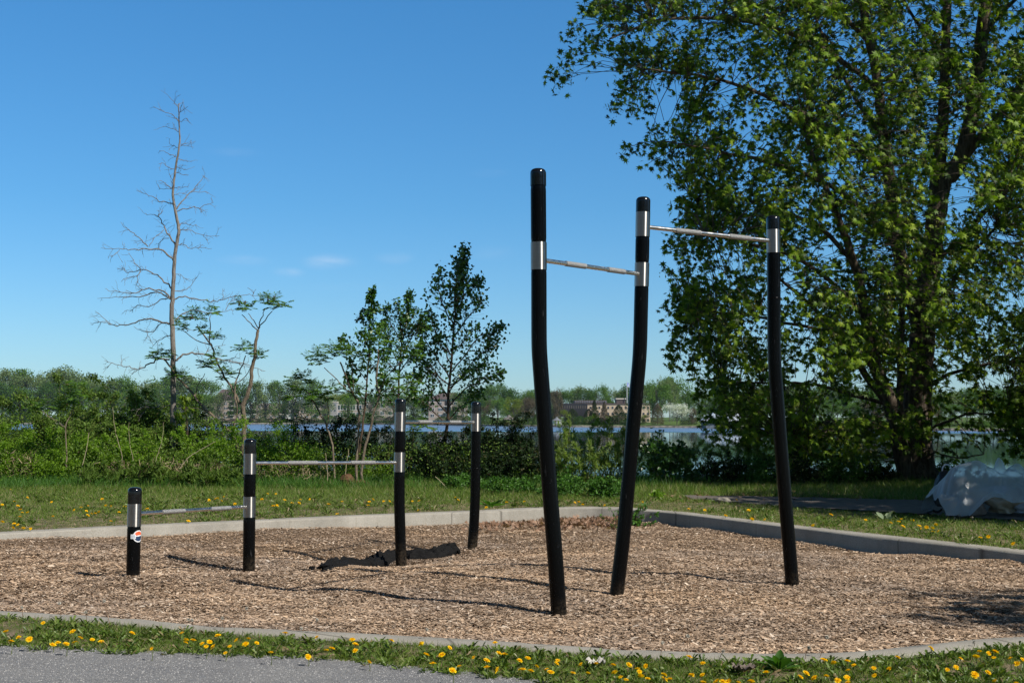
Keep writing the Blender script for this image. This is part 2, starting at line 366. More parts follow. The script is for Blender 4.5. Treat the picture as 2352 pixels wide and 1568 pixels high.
KM = concrete('kerb_concrete', (.31, .29, .25), (.24, .22, .18))
def kerb(name, line, width, side, label, ztop=KERB_Z, sub=7):
    """a cast kerb: rounded top edges, faces down into the bed; side = +1 puts the body to the left of the line"""
    pts = [Vector((p.x, p.y, 0)) for p in smooth_path([(p.x, p.y, 0) for p in line], sub)]
    prof = [(0, -.45), (0, -.02), (.006, -.006), (.02, 0), (width * .5, .002), (width - .02, 0), (width - .006, -.006), (width, -.02), (width, -.45)]
    V = []
    for i, q in enumerate(pts):
        tn = (pts[min(i + 1, len(pts) - 1)] - pts[max(i - 1, 0)]).normalized(); nn = Vector((-tn.y, tn.x, 0)) * side
        wv = noise.noise(q * 1.7) * .006
        for k, (o, z) in enumerate(prof):
            chip = .012 * max(0, noise.noise(Vector((q.x * 6, q.y * 6, k * .7))) - .25) * 3 if k in (1, 2, 3) else 0
            V.append(q + nn * (o + wv + chip) + Vector((0, 0, ztop + z - chip * .8)))
    n = len(prof); F = [(i * n + k, i * n + k + 1, (i + 1) * n + k + 1, (i + 1) * n + k) for i in range(len(pts) - 1) for k in range(n - 1)]
    if side < 0: F = [f[::-1] for f in F]
    o = mesh_np(name, [tuple(v) for v in V], np.array(F), KM); tag(o, label, 'kerb'); return pts
line_l = [BED[0]] + back_edge[:9]; line_r = back_edge[8:] + [BED[13]]
kerb('concrete_kerb', line_l, .30, 1, 'pale concrete kerb with sunlit face along the back lawn, left of its corner')
kerb('concrete_kerb', line_r, .30, 1, 'concrete kerb with shaded face running to the right below the right-hand lawn')
kerb('concrete_kerb', [Vector((-10, 11.0, 0)), Vector((-5.2, 9.6, 0))] + near_edge + [Vector((4.4, 8.1, 0)), Vector((6.1, 9.0, 0))], .21, -1, 'flat-topped concrete kerb between the wood chips and the front strip of dandelions')

# gravel path, paver path
m, t, p = new_mat('grey_gravel')
n1 = tnoise(t, 150, 3, .7); n2 = tnoise(t, 60, 4, .7); n3 = tnoise(t, 1.2, 4, .6)
c = ramp(t, tmix(t, .5, n1, n2), [(.33, (.17, .17, .175)), (.5, (.26, .26, .262)), (.68, (.37, .365, .36))])
c = tmix(t, 1.0, c, tmix(t, .5, ramp(t, n3, [(.3, (.72, .72, .75)), (.7, (1.18, 1.15, 1.10))]), ramp(t, tnoise(t, 1, 5, .7, tmap(t, (1.2, 7, 1), (0, 0, .25))), [(.35, (.75, .75, .78)), (.65, (1.15, 1.14, 1.12))])), 'MULTIPLY')
t.links.new(c, p.inputs['Base Color']); p.inputs['Roughness'].default_value = .9; tbump(t, p, n1, .9, .02)
GM = m
def sheet(name, poly, z, mat, step=.25, hfun=None, rag=0.0):
    xs = [q[0] for q in poly]; ys = [q[1] for q in poly]
    X, Y = np.meshgrid(np.arange(min(xs), max(xs), step), np.arange(min(ys), max(ys), step), indexing='xy')
    d = dist_line(X, Y, poly, True); k = in_poly(X, Y, poly) & (d > rag * vnoise(X, Y, .25, 9)) | (d < step * .2)
    Z = z + (hfun(X, Y) if hfun else X * 0)
    idx = np.arange(X.size).reshape(X.shape); q = np.stack([idx[:-1, :-1], idx[:-1, 1:], idx[1:, 1:], idx[1:, :-1]], 2).reshape(-1, 4)
    q = q[k.ravel()[q].all(1)]; return mesh_np(name, np.stack([X, Y, Z], 2), q, mat, smooth=True)
tag(sheet('gravel_path', PATH, .117, GM, .05), kind='structure')
n = 60000; X = rng.uniform(-4.2, 1.2, n); Y = rng.uniform(5.2, 8.2, n); k = in_poly(X, Y, PATH); X, Y = X[k], Y[k]
TET = ([(-.5, -.3, 0), (.5, -.4, 0), (.1, .5, 0), (0, 0, .45)], [(0, 1, 3), (1, 2, 3), (2, 0, 3)])
V, F = scatter(TET[0], TET[1], np.stack([X, Y, np.full(len(X), .117)], 1), rand_rot(len(X), 4), rng.uniform(.003, .009, len(X)))
m, t, p = new_mat('gravel_grit'); g = t.nodes.new('ShaderNodeNewGeometry')
t.links.new(ramp(t, g.outputs['Random Per Island'], [(0, (.12, .12, .122)), (.5, (.28, .28, .28)), (.93, (.42, .415, .41)), (1, (.48, .46, .44))]), p.inputs['Base Color']); p.inputs['Roughness'].default_value = .9
tag(mesh_np('gravel_grit', V, F, m), 'loose grey grit scattered over the gravel path', 'gravel', kind='stuff')
m, t, p = new_mat('paver')
bk = t.nodes.new('ShaderNodeTexBrick'); t.links.new(tmap(t, (1, 1, 1), (0, 0, -.5)), bk.inputs['Vector']); bk.inputs['Scale'].default_value = 3.2
bk.inputs['Color1'].default_value = (.11, .085, .07, 1); bk.inputs['Color2'].default_value = (.14, .115, .10, 1); bk.inputs['Mortar'].default_value = (.12, .11, .09, 1); bk.inputs['Mortar Size'].default_value = .012
t.links.new(tmix(t, .5, bk.outputs[0], ramp(t, tnoise(t, 9, 5, .6), [(.3, (.06, .05, .04)), (.7, (.18, .155, .13))])), p.inputs['Base Color']); p.inputs['Roughness'].default_value = .9
tag(sheet('paved_path', PAVE, .132, m, .2), kind='structure')

# ------------------------------------------------------------------ water and far shore
shore = [(-900, 800), (-300, 800), (300, 800), (700, 790), (1000, 640), (1170, 520), (1300, 475), (1600, 440), (1800, 410), (2100, 340), (2400, 300), (2800, 280), (3600, 260)]
SH = [at(x, 962, d) for x, d in shore]; SHX = np.array([(s.x, s.y) for s in SH])
m, t, p = new_mat('lake_water')
t.nodes.remove(p)
def wv(scale, rot): return tnoise(t, 1, 3, .6, tmap(t, scale, rot))
g1 = wv((.55, 2.0, 1), (0, 0, .1)); g2 = wv((2.2, 6.5, 1), (0, 0, -.15)); band = tnoise(t, 1, 3, .5, tmap(t, (.004, .03, 1), (0, 0, -.12)))
sep = t.nodes.new('ShaderNodeSeparateXYZ'); gg = t.nodes.new('ShaderNodeNewGeometry'); t.links.new(gg.outputs['Position'], sep.inputs[0])
far = t.nodes.new('ShaderNodeMapRange'); far.inputs[1].default_value = 290; far.inputs[2].default_value = 345
ln = t.nodes.new('ShaderNodeMath'); ln.operation = 'MULTIPLY_ADD'; ln.inputs[1].default_value = .42; t.links.new(sep.outputs[0], ln.inputs[0]); t.links.new(sep.outputs[1], ln.inputs[2]); t.links.new(ln.outputs[0], far.inputs[0])
rgh = tmix(t, 1.0, far.outputs[0], ramp(t, band, [(.62, (0, 0, 0)), (.7, (.55, .55, .55))]), 'LIGHTEN')
bmp = t.nodes.new('ShaderNodeBump'); bmp.inputs['Distance'].default_value = .05
st_ = t.nodes.new('ShaderNodeMapRange'); st_.inputs[3].default_value = .016; st_.inputs[4].default_value = 1.0; t.links.new(rgh, st_.inputs[0]); t.links.new(st_.outputs[0], bmp.inputs['Strength'])
t.links.new(tmix(t, .4, g1, g2), bmp.inputs['Height'])
gl = t.nodes.new('ShaderNodeBsdfGlossy'); gl.inputs['Color'].default_value = (.78, .84, .90, 1)
ro = t.nodes.new('ShaderNodeMapRange'); ro.inputs[3].default_value = .03; ro.inputs[4].default_value = .34; t.links.new(rgh, ro.inputs[0]); t.links.new(ro.outputs[0], gl.inputs['Roughness'])
df = t.nodes.new('ShaderNodeBsdfDiffuse'); df.inputs['Color'].default_value = (.012, .04, .06, 1)
fr = t.nodes.new('ShaderNodeFresnel'); fr.inputs['IOR'].default_value = 1.33; t.links.new(bmp.outputs[0], fr.inputs['Normal']); t.links.new(bmp.outputs[0], gl.inputs['Normal'])
ms = t.nodes.new('ShaderNodeMixShader'); t.links.new(fr.outputs[0], ms.inputs[0]); t.links.new(df.outputs[0], ms.inputs[1]); t.links.new(gl.outputs[0], ms.inputs[2])
t.links.new(ms.outputs[0], t.nodes['Material Output'].inputs[0])
wb = [(-1480, 31.0), (1480, 31.0), (1480, 1500), (-1480, 1500)]
tag(mesh_np('lake_water', [(x, y, WATER_Z) for x, y in wb], np.array([[0, 1, 2, 3]]), m), kind='structure')

far_grass = plain('far_lawn', (.075, .12, .028), .95, var=.35, scale=.05, spec=.1)
rows = [(0, WATER_Z + .62), (14, WATER_Z + .9), (60, WATER_Z + 1.6), (200, WATER_Z + 3.0), (3500, WATER_Z + 8)]
V = []
for off, z in rows:
    for s in SH: 
        d = Vector((s.x, s.y, 0)).normalized(); V.append((s.x + d.x * off, s.y + d.y * off, z))
n = len(SH); F = [(r * n + i, r * n + i + 1, (r + 1) * n + i + 1, (r + 1) * n + i) for r in range(len(rows) - 1) for i in range(n - 1)]
tag(mesh_np('far_shore_lawn', V, np.array(F), far_grass), kind='structure')
V = []; NS = 240
P0 = [SH[0]] ; 
def shore_pt(u):
    s = np.concatenate([[0], np.cumsum(np.hypot(*(SHX[1:] - SHX[:-1]).T))]); v = u * s[-1]
    return Vector((np.interp(v, s, SHX[:, 0]), np.interp(v, s, SHX[:, 1]), 0))
for i in range(NS):
    q = shore_pt(i / (NS - 1)); d = q.normalized(); j = random.uniform(-.4, .4)
    for o, z in ((-1.4 + j, -.3), (-.6 + j, .25 + random.uniform(-.1, .1)), (.1, .66 + random.uniform(-.06, .06)), (1.4, .68), (1.5, .3)): V.append((q.x + d.x * o, q.y + d.y * o, WATER_Z + z))
F = [(i * 5 + k, (i + 1) * 5 + k, (i + 1) * 5 + k + 1, i * 5 + k + 1) for i in range(NS - 1) for k in range(4)]
rockm, t, p = new_mat('shore_stone'); v = t.nodes.new('ShaderNodeTexVoronoi'); v.inputs['Scale'].default_value = 1.0; t.links.new(tmap(t, (.7, .7, 2.2)), v.inputs['Vector'])
t.links.new(ramp(t, v.outputs['Color'], [(0, (.08, .07, .06)), (.5, (.16, .145, .12)), (1, (.28, .25, .21))]), p.inputs['Base Color']); p.inputs['Roughness'].default_value = .9; tbump(t, p, v.outputs['Distance'], 1, .3)
tag(mesh_np('stone_sea_wall', V, np.array(F), rockm), 'low stacked stone wall along the far lake shore', 'sea wall')

# ------------------------------------------------------------------ the two bar stations
PLASTIC, t, p = new_mat('black_plastic')
n1 = tnoise(t, 1, 5, .65, tmap(t, (20, 20, 2.2))); p.inputs['Base Color'].default_value = (.0028, .0030, .0034, 1)
t.links.new(ramp(t, n1, [(.3, (.17, .17, .17)), (.75, (.28, .28, .28))]), p.inputs['Roughness']); p.inputs['Specular IOR Level'].default_value = .12
sc = tnoise(t, 1, 2, .5, tmap(t, (70, 70, 9), (0, .4, 0))); pc = ramp(t, sc, [(.70, (.0028, .0030, .0034)), (.80, (.04, .04, .043))])
g_ = t.nodes.new('ShaderNodeNewGeometry'); s_ = t.nodes.new('ShaderNodeSeparateXYZ'); t.links.new(g_.outputs['Position'], s_.inputs[0])
dz = ramp(t, s_.outputs[2], [(.0, (.55, .55, .55)), (.16, (0, 0, 0))]); dn = ramp(t, tnoise(t, 45, 4, .7), [(.4, (0, 0, 0)), (.65, (1, 1, 1))])
t.links.new(tmix(t, tmix(t, 1.0, dz, dn, 'MULTIPLY'), pc, (.085, .065, .045)), p.inputs['Base Color'])
CAPM, t, p = new_mat('black_cap'); p.inputs['Base Color'].default_value = (.006, .006, .007, 1); p.inputs['Roughness'].default_value = .16
t.links.new(ramp(t, tnoise(t, 30, 3, .5), [(.4, (.13, .13, .13)), (.7, (.22, .22, .22))]), p.inputs['Roughness'])
STEEL, t, p = new_mat('brushed_steel'); p.inputs['Metallic'].default_value = 1.0
t.links.new(ramp(t, tnoise(t, 1, 4, .7, tmap(t, (8, 8, 260))), [(.3, (.34, .325, .30)), (.7, (.42, .405, .38))]), p.inputs['Base Color'])
t.links.new(ramp(t, tnoise(t, 1, 4, .6, tmap(t, (14, 14, 3))), [(.3, (.34, .34, .34)), (.7, (.42, .42, .42))]), p.inputs['Roughness'])
p.inputs['Anisotropic'].default_value = .92; p.inputs['Anisotropic Rotation'].default_value = .25; tg = t.nodes.new('ShaderNodeTangent'); tg.direction_type = 'RADIAL'; tg.axis = 'Z'; t.links.new(tg.outputs[0], p.inputs['Tangent'])
BARM, t, p = new_mat('bar_steel'); p.inputs['Metallic'].default_value = 1.0; p.inputs['Base Color'].default_value = (.72, .70, .67, 1)
t.links.new(ramp(t, tnoise(t, 20, 3, .5), [(.3, (.20, .20, .20)), (.7, (.32, .32, .32))]), p.inputs['Roughness'])
GRIPM, t, p = new_mat('knurled_steel'); p.inputs['Metallic'].default_value = .75; p.inputs['Roughness'].default_value = .55
ck = t.nodes.new('ShaderNodeTexVoronoi'); ck.inputs['Scale'].default_value = 330; gg = t.nodes.new('ShaderNodeNewGeometry'); t.links.new(gg.outputs['Position'], ck.inputs['Vector'])
t.links.new(ramp(t, ck.outputs['Distance'], [(.1, (.50, .50, .49)), (.6, (.30, .30, .295))]), p.inputs['Base Color']); tbump(t, p, ck.outputs['Distance'], .8, .004)

def lathe(name, axis, prof_r, mat, parent, n=40, closed_top=False):
    """surface of revolution swept along a list of axis points"""
    V, F = tube(axis, prof_r, n)
    if closed_top: V[-n:] = np.asarray(axis[-1], float)[None] + (V[-n:] - np.asarray(axis[-1], float)[None]) * .001
    return mesh_np(name, V, F, mat, parent, smooth=True)
def axis_at(line, z):
    for a, b in zip(line[:-1], line[1:]):
        if a.z <= z <= b.z: f = (z - a.z) / (b.z - a.z); return a.lerp(b, f)
    return line[-1].copy() if z > line[-1].z else line[0].copy()
def sub_axis(line, z0, z1, step=.03):
    n = max(2, int((z1 - z0) / step) + 1); return [axis_at(line, z0 + (z1 - z0) * i / (n - 1)) for i in range(n)]
R0 = POST_D / 2
def make_post(station, i, spine, top_y, cap_y, collars, sticker=False, seams=()):
    """spine: photo pixels bottom->top of the post's middle; all at the distance of its foot"""
    w = post_feet[i][2]; d = F_PX * POST_D / w
    pts = [at(x, y, d) for x, y in spine]; f = foot(i)
    line = smooth_path([pts[0] + (pts[0] - pts[1]).normalized() * .35] + pts, 1)
    # round the bend
    fine = []
    for a, b in zip(line[:-1], line[1:]):
        for k in range(10): fine.append(a.lerp(b, k / 10))
    fine.append(line[-1])
    for _ in range(5):
        fine = [fine[0]] + [(fine[k - 1] + fine[k] * 2 + fine[k + 1]) / 4 for k in range(1, len(fine) - 1)] + [fine[-1]]
    zt = at(0, top_y, d).z; zc = at(0, cap_y, d).z
    root = bpy.data.objects.new('post', None); C.objects.link(root); root.parent = station
    root.location = Vector(f) - Vector(station.location)
    def add(name, V, F, mat, smooth=True):
        o = mesh_np(name, V - np.array([f.x, f.y, f.z])[None], F, mat, smooth=smooth); o.parent = root; return o
    # sleeve (black plastic tube, one piece below and between the collars)
    bounds = [(line[0].z, None)]
    cz = sorted([(at(0, b, d).z, at(0, a, d).z) for a, b in collars])
    Vs = []; z = line[0].z
    for lo, hi in cz + [(zc, zc)]:
        if lo - z > .02:
            ax = sub_axis(fine, z, lo, .03); r = np.full(len(ax), R0); r[-1] = R0 - .003; r[0] = R0 - .003 if z > line[0].z + .01 else R0
            ax2 = [ax[0]] + ax + [ax[-1]]; r2 = np.concatenate([[R0 - .012], r, [R0 - .012]]); Vs.append(tube([a + Vector((0, 0, 1e-4 * k)) for k, a in enumerate(ax2)], r2, 40))
        z = hi
    V, F = join(Vs); add('sleeve', V, F, PLASTIC)
    for s in seams:
        a = axis_at(fine, at(0, s, d).z); V, F = tube([a - Vector((0, 0, .005)), a - Vector((0, 0, .003)), a + Vector((0, 0, .003)), a + Vector((0, 0, .005))], [R0, R0 + .0022, R0 + .0022, R0], 40); add('seam_ring', V, F, PLASTIC)
    for lo, hi in cz:
        ax = sub_axis(fine, lo, hi, .02); V, F = tube([ax[0]] + ax + [ax[-1] + Vector((0, 0, 1e-4))], [R0 - .01] + [R0 + .0018] * len(ax) + [R0 - .01], 48); add('collar', V, F, STEEL)
    # rounded cap
    ax = sub_axis(fine, zc, zt - R0 * .62, .03); r = [R0 + .0015] * len(ax); top = ax[-1]
    for k in range(1, 9):
        a = k / 8 * math.pi / 2; ax.append(top + Vector((0, 0, math.sin(a) * R0 * .62))); r.append(max(.0008, (R0 + .0015) * (math.cos(a) ** .62)))
    V, F = tube([ax[0]] + [ax[0] + Vector((0, 0, 1e-4))] + ax[1:], [R0 - .01] + r, 40); add('cap', V, F, CAPM)
    if sticker:
        fr = at(0, 0, d); cz_ = at(0, sticker[1], d).z; a0 = sticker[2]; axp = axis_at(fine, cz_)
        def patch(name, fn, mat, dr):
            rr = R0 + dr; V = []; F = []; N = 40
            P, S_ = np.meshgrid(np.linspace(-1, 1, N), np.linspace(-1, 1, N)); ok = fn(P, S_)
            rad = sticker[3]
            for a, b in zip(P.ravel(), S_.ravel()):
                th = a0 + a * rad / R0; c = axis_at(fine, cz_ + b * rad); V.append((c.x + rr * math.sin(th), c.y - rr * math.cos(th), c.z))
            idx = np.arange(N * N).reshape(N, N); q = np.stack([idx[:-1, :-1], idx[:-1, 1:], idx[1:, 1:], idx[1:, :-1]], 2).reshape(-1, 4); q = q[ok.ravel()[q].all(1)]
            return V, q
        white = plain('sticker_white', (.80, .82, .84), .4, var=.04); orange = plain('sticker_orange', (.78, .13, .045), .4, var=.05); navy = plain('sticker_navy', (.022, .045, .10), .4, var=.1); grey = plain('sticker_grey', (.5, .54, .6), .4, var=.1)
        disc = lambda P, S_: (P ** 2 + S_ ** 2) < .98
        tabw = lambda P, S_: (np.abs(P + .86) < .36) & (np.abs(S_ + .02) < .34)
        V1, q1 = patch('', lambda P, S_: disc(P, S_), white, .0016)
        lay = [(V1, q1, 0), (*patch('', lambda P, S_: (np.abs(P ** 2 + S_ ** 2 - .80) < .035), grey, .0019), 3), (*patch('', lambda P, S_: ((P ** 2 + S_ ** 2) < .68) & (S_ > .14 + .08 * P), orange, .0022), 1),
               (*patch('', lambda P, S_: ((P ** 2 + S_ ** 2) < .68) & (S_ < .02 + .05 * P), navy, .0022), 2)]
        Vt, Ft, Mt, off = [], [], [], 0
        for v, q, mi in lay: Vt.append(np.array(v)); Ft.append(q + off); Mt += [mi] * len(q); off += len(v)
        # the square tab at its left edge, left blank
        N = 14; rad = sticker[3]; Tv = []
        for sgn, (w_, h_, dr) in enumerate(((.40, .36, .0026), (.30, .26, .0029))):
            base = len(Tv)
            for b in np.linspace(-h_, h_, N):
                for a in np.linspace(-w_, w_, N):
                    th = a0 + (a - .90) * rad / R0; c = axis_at(fine, cz_ + (b - .02) * rad); rr = R0 + dr; Tv.append((c.x + rr * math.sin(th), c.y - rr * math.cos(th), c.z))
            idx = np.arange(N * N).reshape(N, N) + base + off; q = np.stack([idx[:-1, :-1], idx[:-1, 1:], idx[1:, 1:], idx[1:, :-1]], 2).reshape(-1, 4); Ft.append(q); Mt += [0 if sgn == 0 else 3] * len(q)
        Vt.append(np.array(Tv)); V = np.concatenate(Vt) - np.array([f.x, f.y, f.z])[None]
        o = mesh_np('sticker', V, np.concatenate(Ft), [white, orange, navy, grey], smooth=True, mi=Mt); o.parent = root; o['label'] = 'round white, orange and navy sticker with a blank square tab'
    return fine, d
def make_bar(station, A, B, grips, rad=.0167):
    """bar from point A to point B; grips are (start, end) fractions"""
    L = (B - A).length; N = 30
    o0 = Vector(station.location)
    root = mesh_np('bar', *tube([A.lerp(B, k / N) - o0 for k in range(N + 1)], rad, 24), BARM, smooth=True); root.parent = station
    for a, b in grips:
        ax = [A.lerp(B, a + (b - a) * k / 12) - o0 for k in range(13)]; r = [rad + .0042] * 13
        g = mesh_np('grip', *tube([ax[0]] + [ax[0].lerp(ax[1], .02)] + ax[1:-1] + [ax[-1].lerp(ax[-2], .02)] + [ax[-1]], [rad] + r + [rad], 24), GRIPM, smooth=True); g.parent = root
f1 = foot(0)
low = empty('low_bar_station', (f1.x, f1.y, f1.z), 'low black posts joined by three steel bars in steps, left and centre of the bed', 'exercise bars')
f5 = foot(4)
high = empty('pull_up_bar_station', (f5.x, f5.y, f5.z), 'three tall bent black posts with two steel pull-up bars', 'pull-up bars')
S = {}
S[0] = make_post(low, 0, [(305.5, 1321), (310, 1118)], 1118, 1156, [(1156, 1208)], sticker=(0, 1230, math.radians(58), .052))
S[1] = make_post(low, 1, [(571.5, 1311), (574.5, 1007)], 1007, 1041, [(1041, 1088), (1140, 1187)])
S[2] = make_post(low, 2, [(922, 1302.5), (920, 1250), (917, 1150), (917.5, 1060), (920, 915)], 915, 946, [(946, 990), (1038, 1083)])
S[3] = make_post(low, 3, [(1084.5, 1256.5), (1089, 1200), (1091.5, 1140), (1092.5, 1060), (1093.5, 922)], 922, 949, [(949, 990)], seams=(1075,))
S[4] = make_post(high, 4, [(1284, 1410), (1276, 1290), (1262, 1120), (1250, 960), (1239, 815), (1238, 780), (1237.5, 600), (1236, 387)], 387, 427, [(557, 620)])
S[5] = make_post(high, 5, [(1416, 1366), (1430, 1250), (1444, 1100), (1455, 970), (1468, 835), (1470.5, 790), (1474, 640), (1477.5, 452)], 452, 488, [(488, 544), (604, 658)])
S[6] = make_post(high, 6, [(1820, 1342.5), (1807, 1190), (1794, 1030), (1780, 850), (1778, 800), (1777.5, 680), (1776, 495)], 495, 528, [(528, 581)], seams=(685,))
def bar_between(st, i, yi, j, yj, xi, xj, grips):
    A = at(xi, yi, S[i][1]); B = at(xj, yj, S[j][1]); A2 = axis_at(S[i][0], A.z)
    B2 = axis_at(S[j][0], B.z); dr = (B2 - A2).normalized(); make_bar(st, A2 + dr * (R0 - .004), B2 - dr * (R0 - .004), grips)
bar_between(low, 0, 1179.5, 1, 1163, 310, 574, [(.20, .40), (.65, .84)])
bar_between(low, 1, 1063, 2, 1061.5, 574, 918, [(.22, .42), (.66, .84)])
bar_between(low, 2, 968.3, 3, 969.5, 918, 1092, [(.20, .38), (.64, .80)])
bar_between(high, 4, 596.5, 5, 630, 1238, 1473, [(.22, .42), (.66, .84)])
bar_between(high, 5, 520.5, 6, 553.5, 1477, 1777, [(.22, .42), (.66, .84)])

# ------------------------------------------------------------------ vegetation builders
def wloc(o):
    v = Vector((0, 0, 0))
    while o is not None: v = v + Vector(o.location); o = o.parent
    return np.array(v)
def child(name, V, F, mat, parent, smooth=False):
    o = mesh_np(name, np.asarray(V) - wloc(parent)[None], F, mat, smooth=smooth); o.parent = parent; return o
BARK = plain('grey_bark', (.155, .125, .10), .9, var=.45, scale=9, bump=.8, bscale=55, spec=.15)
def bark(name, lo, hi, sc=(30, 30, 5)):
    m, t, p = new_mat(name); n = tnoise(t, 1, 5, .7, tmap(t, sc)); t.links.new(ramp(t, n, [(.35, lo), (.62, hi)]), p.inputs['Base Color'])
    p.inputs['Roughness'].default_value = .95; p.inputs['Specular IOR Level'].default_value = .1; tbump(t, p, n, 1.0, .03); return m
MBARK = bark('maple_bark', (.035, .028, .021), (.165, .13, .098), (16, 16, 2.4))
DBARK = bark('bare_tree_bark', (.115, .10, .086), (.31, .28, .245), (40, 40, 7))
SBARK = bark('sumac_bark', (.11, .085, .062), (.27, .215, .155), (40, 40, 12))
TWIG = plain('twig', (.11, .085, .065), .9, var=.3, spec=.1)
DRY = plain('dry_stalk', (.42, .34, .23), .9, var=.25, spec=.1)

L_MAPLE = leaf_mat('maple_leaf', [(0, (.024, .052, .005)), (.4, (.075, .140, .009)), (.75, (.165, .265, .015)), (1, (.27, .35, .03))], .33, .5, .22)
L_KEYS = leaf_mat('maple_keys', [(0, (.13, .14, .03)), (.6, (.22, .22, .055)), (1, (.30, .27, .09))], .4, .6, .2)
L_POPLAR = leaf_mat('poplar_leaf', [(0, (.022, .068, .012)), (.6, (.052, .13, .02)), (1, (.10, .20, .035))], .22, .34, .5)
L_SUMAC = leaf_mat('sumac_leaf', [(0, (.045, .10, .014)), (.6, (.09, .19, .026)), (.9, (.14, .25, .035)), (1, (.11, .085, .03))], .35, .5, .3)
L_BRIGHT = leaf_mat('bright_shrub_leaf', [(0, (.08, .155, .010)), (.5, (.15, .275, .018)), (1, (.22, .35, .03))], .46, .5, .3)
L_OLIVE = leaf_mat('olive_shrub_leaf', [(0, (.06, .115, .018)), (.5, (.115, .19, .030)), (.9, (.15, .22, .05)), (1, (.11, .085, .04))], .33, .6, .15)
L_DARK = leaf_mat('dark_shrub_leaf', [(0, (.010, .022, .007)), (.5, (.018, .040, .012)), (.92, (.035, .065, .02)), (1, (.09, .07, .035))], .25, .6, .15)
L_WILLOW = leaf_mat('willow_leaf', [(0, (.11, .17, .035)), (.5, (.20, .29, .065)), (1, (.30, .38, .11))], .42, .5, .3)
L_LOW = leaf_mat('ground_weed_leaf', [(0, (.035, .095, .012)), (.5, (.06, .155, .02)), (1, (.10, .22, .035))], .33, .5, .3)
L_YOUNG = leaf_mat('young_maple_leaf', [(0, (.12, .20, .015)), (1, (.24, .32, .03))], .45, .5, .3)
L_FGRASS = leaf_mat('grass_blade', [(0, (.06, .115, .014)), (.35, (.105, .185, .022)), (.62, (.15, .235, .036)), (.82, (.21, .25, .07)), (.95, (.30, .25, .14)), (1, (.42, .34, .21))], .35, .5, .25)
L_STRAW = leaf_mat('straw', [(0, (.16, .12, .07)), (.5, (.28, .215, .13)), (1, (.42, .34, .22))], .15, .8, .1)
SHRUBSTEM = plain('shrub_stem', (.085, .06, .042), .9, var=.4, spec=.1)
CONE = leaf_mat('sumac_cone', [(0, (.10, .035, .02)), (1, (.17, .075, .035))], .1, .8, .1)

def px2w(pts, d, jit=0.0):
    out = []; dd = 0.0
    for i, (x, y) in enumerate(pts):
        out.append(at(x, y, d + dd)); dd += jit
    return out
def twig_from(p, dirv, L, droop=0.0, n=4, wob=.18):
    q = [Vector(p)]; d = Vector(dirv).normalized()
    for _ in range(n):
        d = (d + Vector((random.gauss(0, wob), random.gauss(0, wob), random.gauss(0, wob) - droop))).normalized(); q.append(q[-1] + d * L / n)
    return q

# ---- bare tree (traced limb by limb)
cA = lambda pts: cv(300, 350, 1.4933, pts); cB = lambda pts: cv(350, 1100, 1.96, pts); cC = lambda pts: cv(1150, 950, 1.568, pts)
z1 = lambda pts: cv(0, 1300, 1.96, pts); z2 = lambda pts: cv(1000, 1300, 1.96, pts); z3 = lambda pts: cv(2000, 1300, 1.96, pts); z4 = lambda pts: cv(3000, 1300, 1.96, pts)
DB = 28.5
base = at(*cB([(662, 1460)])[0], DB)
root = empty('bare_tree', (base.x, base.y, base.z - .1), 'tall grey leafless tree with drooping side limbs on the lake bank', 'tree')
tr = cA([(622, 95), (620, 200), (627, 300), (620, 370), (600, 470), (590, 560), (585, 640), (600, 740), (615, 820), (620, 870), (605, 950), (592, 1040), (590, 1130), (585, 1220), (580, 1300), (580, 1380), (583, 1480)]) + cB([(672, 700), (672, 830), (672, 1000), (668, 1150), (666, 1300), (662, 1460), (660, 1520)])
tw = [2.2, 3.0, 3.4, 4.2, 4.8, 5.0, 5.6, 6.4, 7.0, 7.4, 8, 8.2, 8.8, 9.4, 10, 10.4, 11, 11.8, 12.4, 13, 13.6, 14.4, 16, 19]
path = smooth_path(px2w(tr, DB), 3, .006); rr = np.interp(np.linspace(0, len(tw) - 1, len(path)), range(len(tw)), tw) * DB / F_PX / 2
child('trunk', *tube(path, rr, 12), DBARK, root, True)
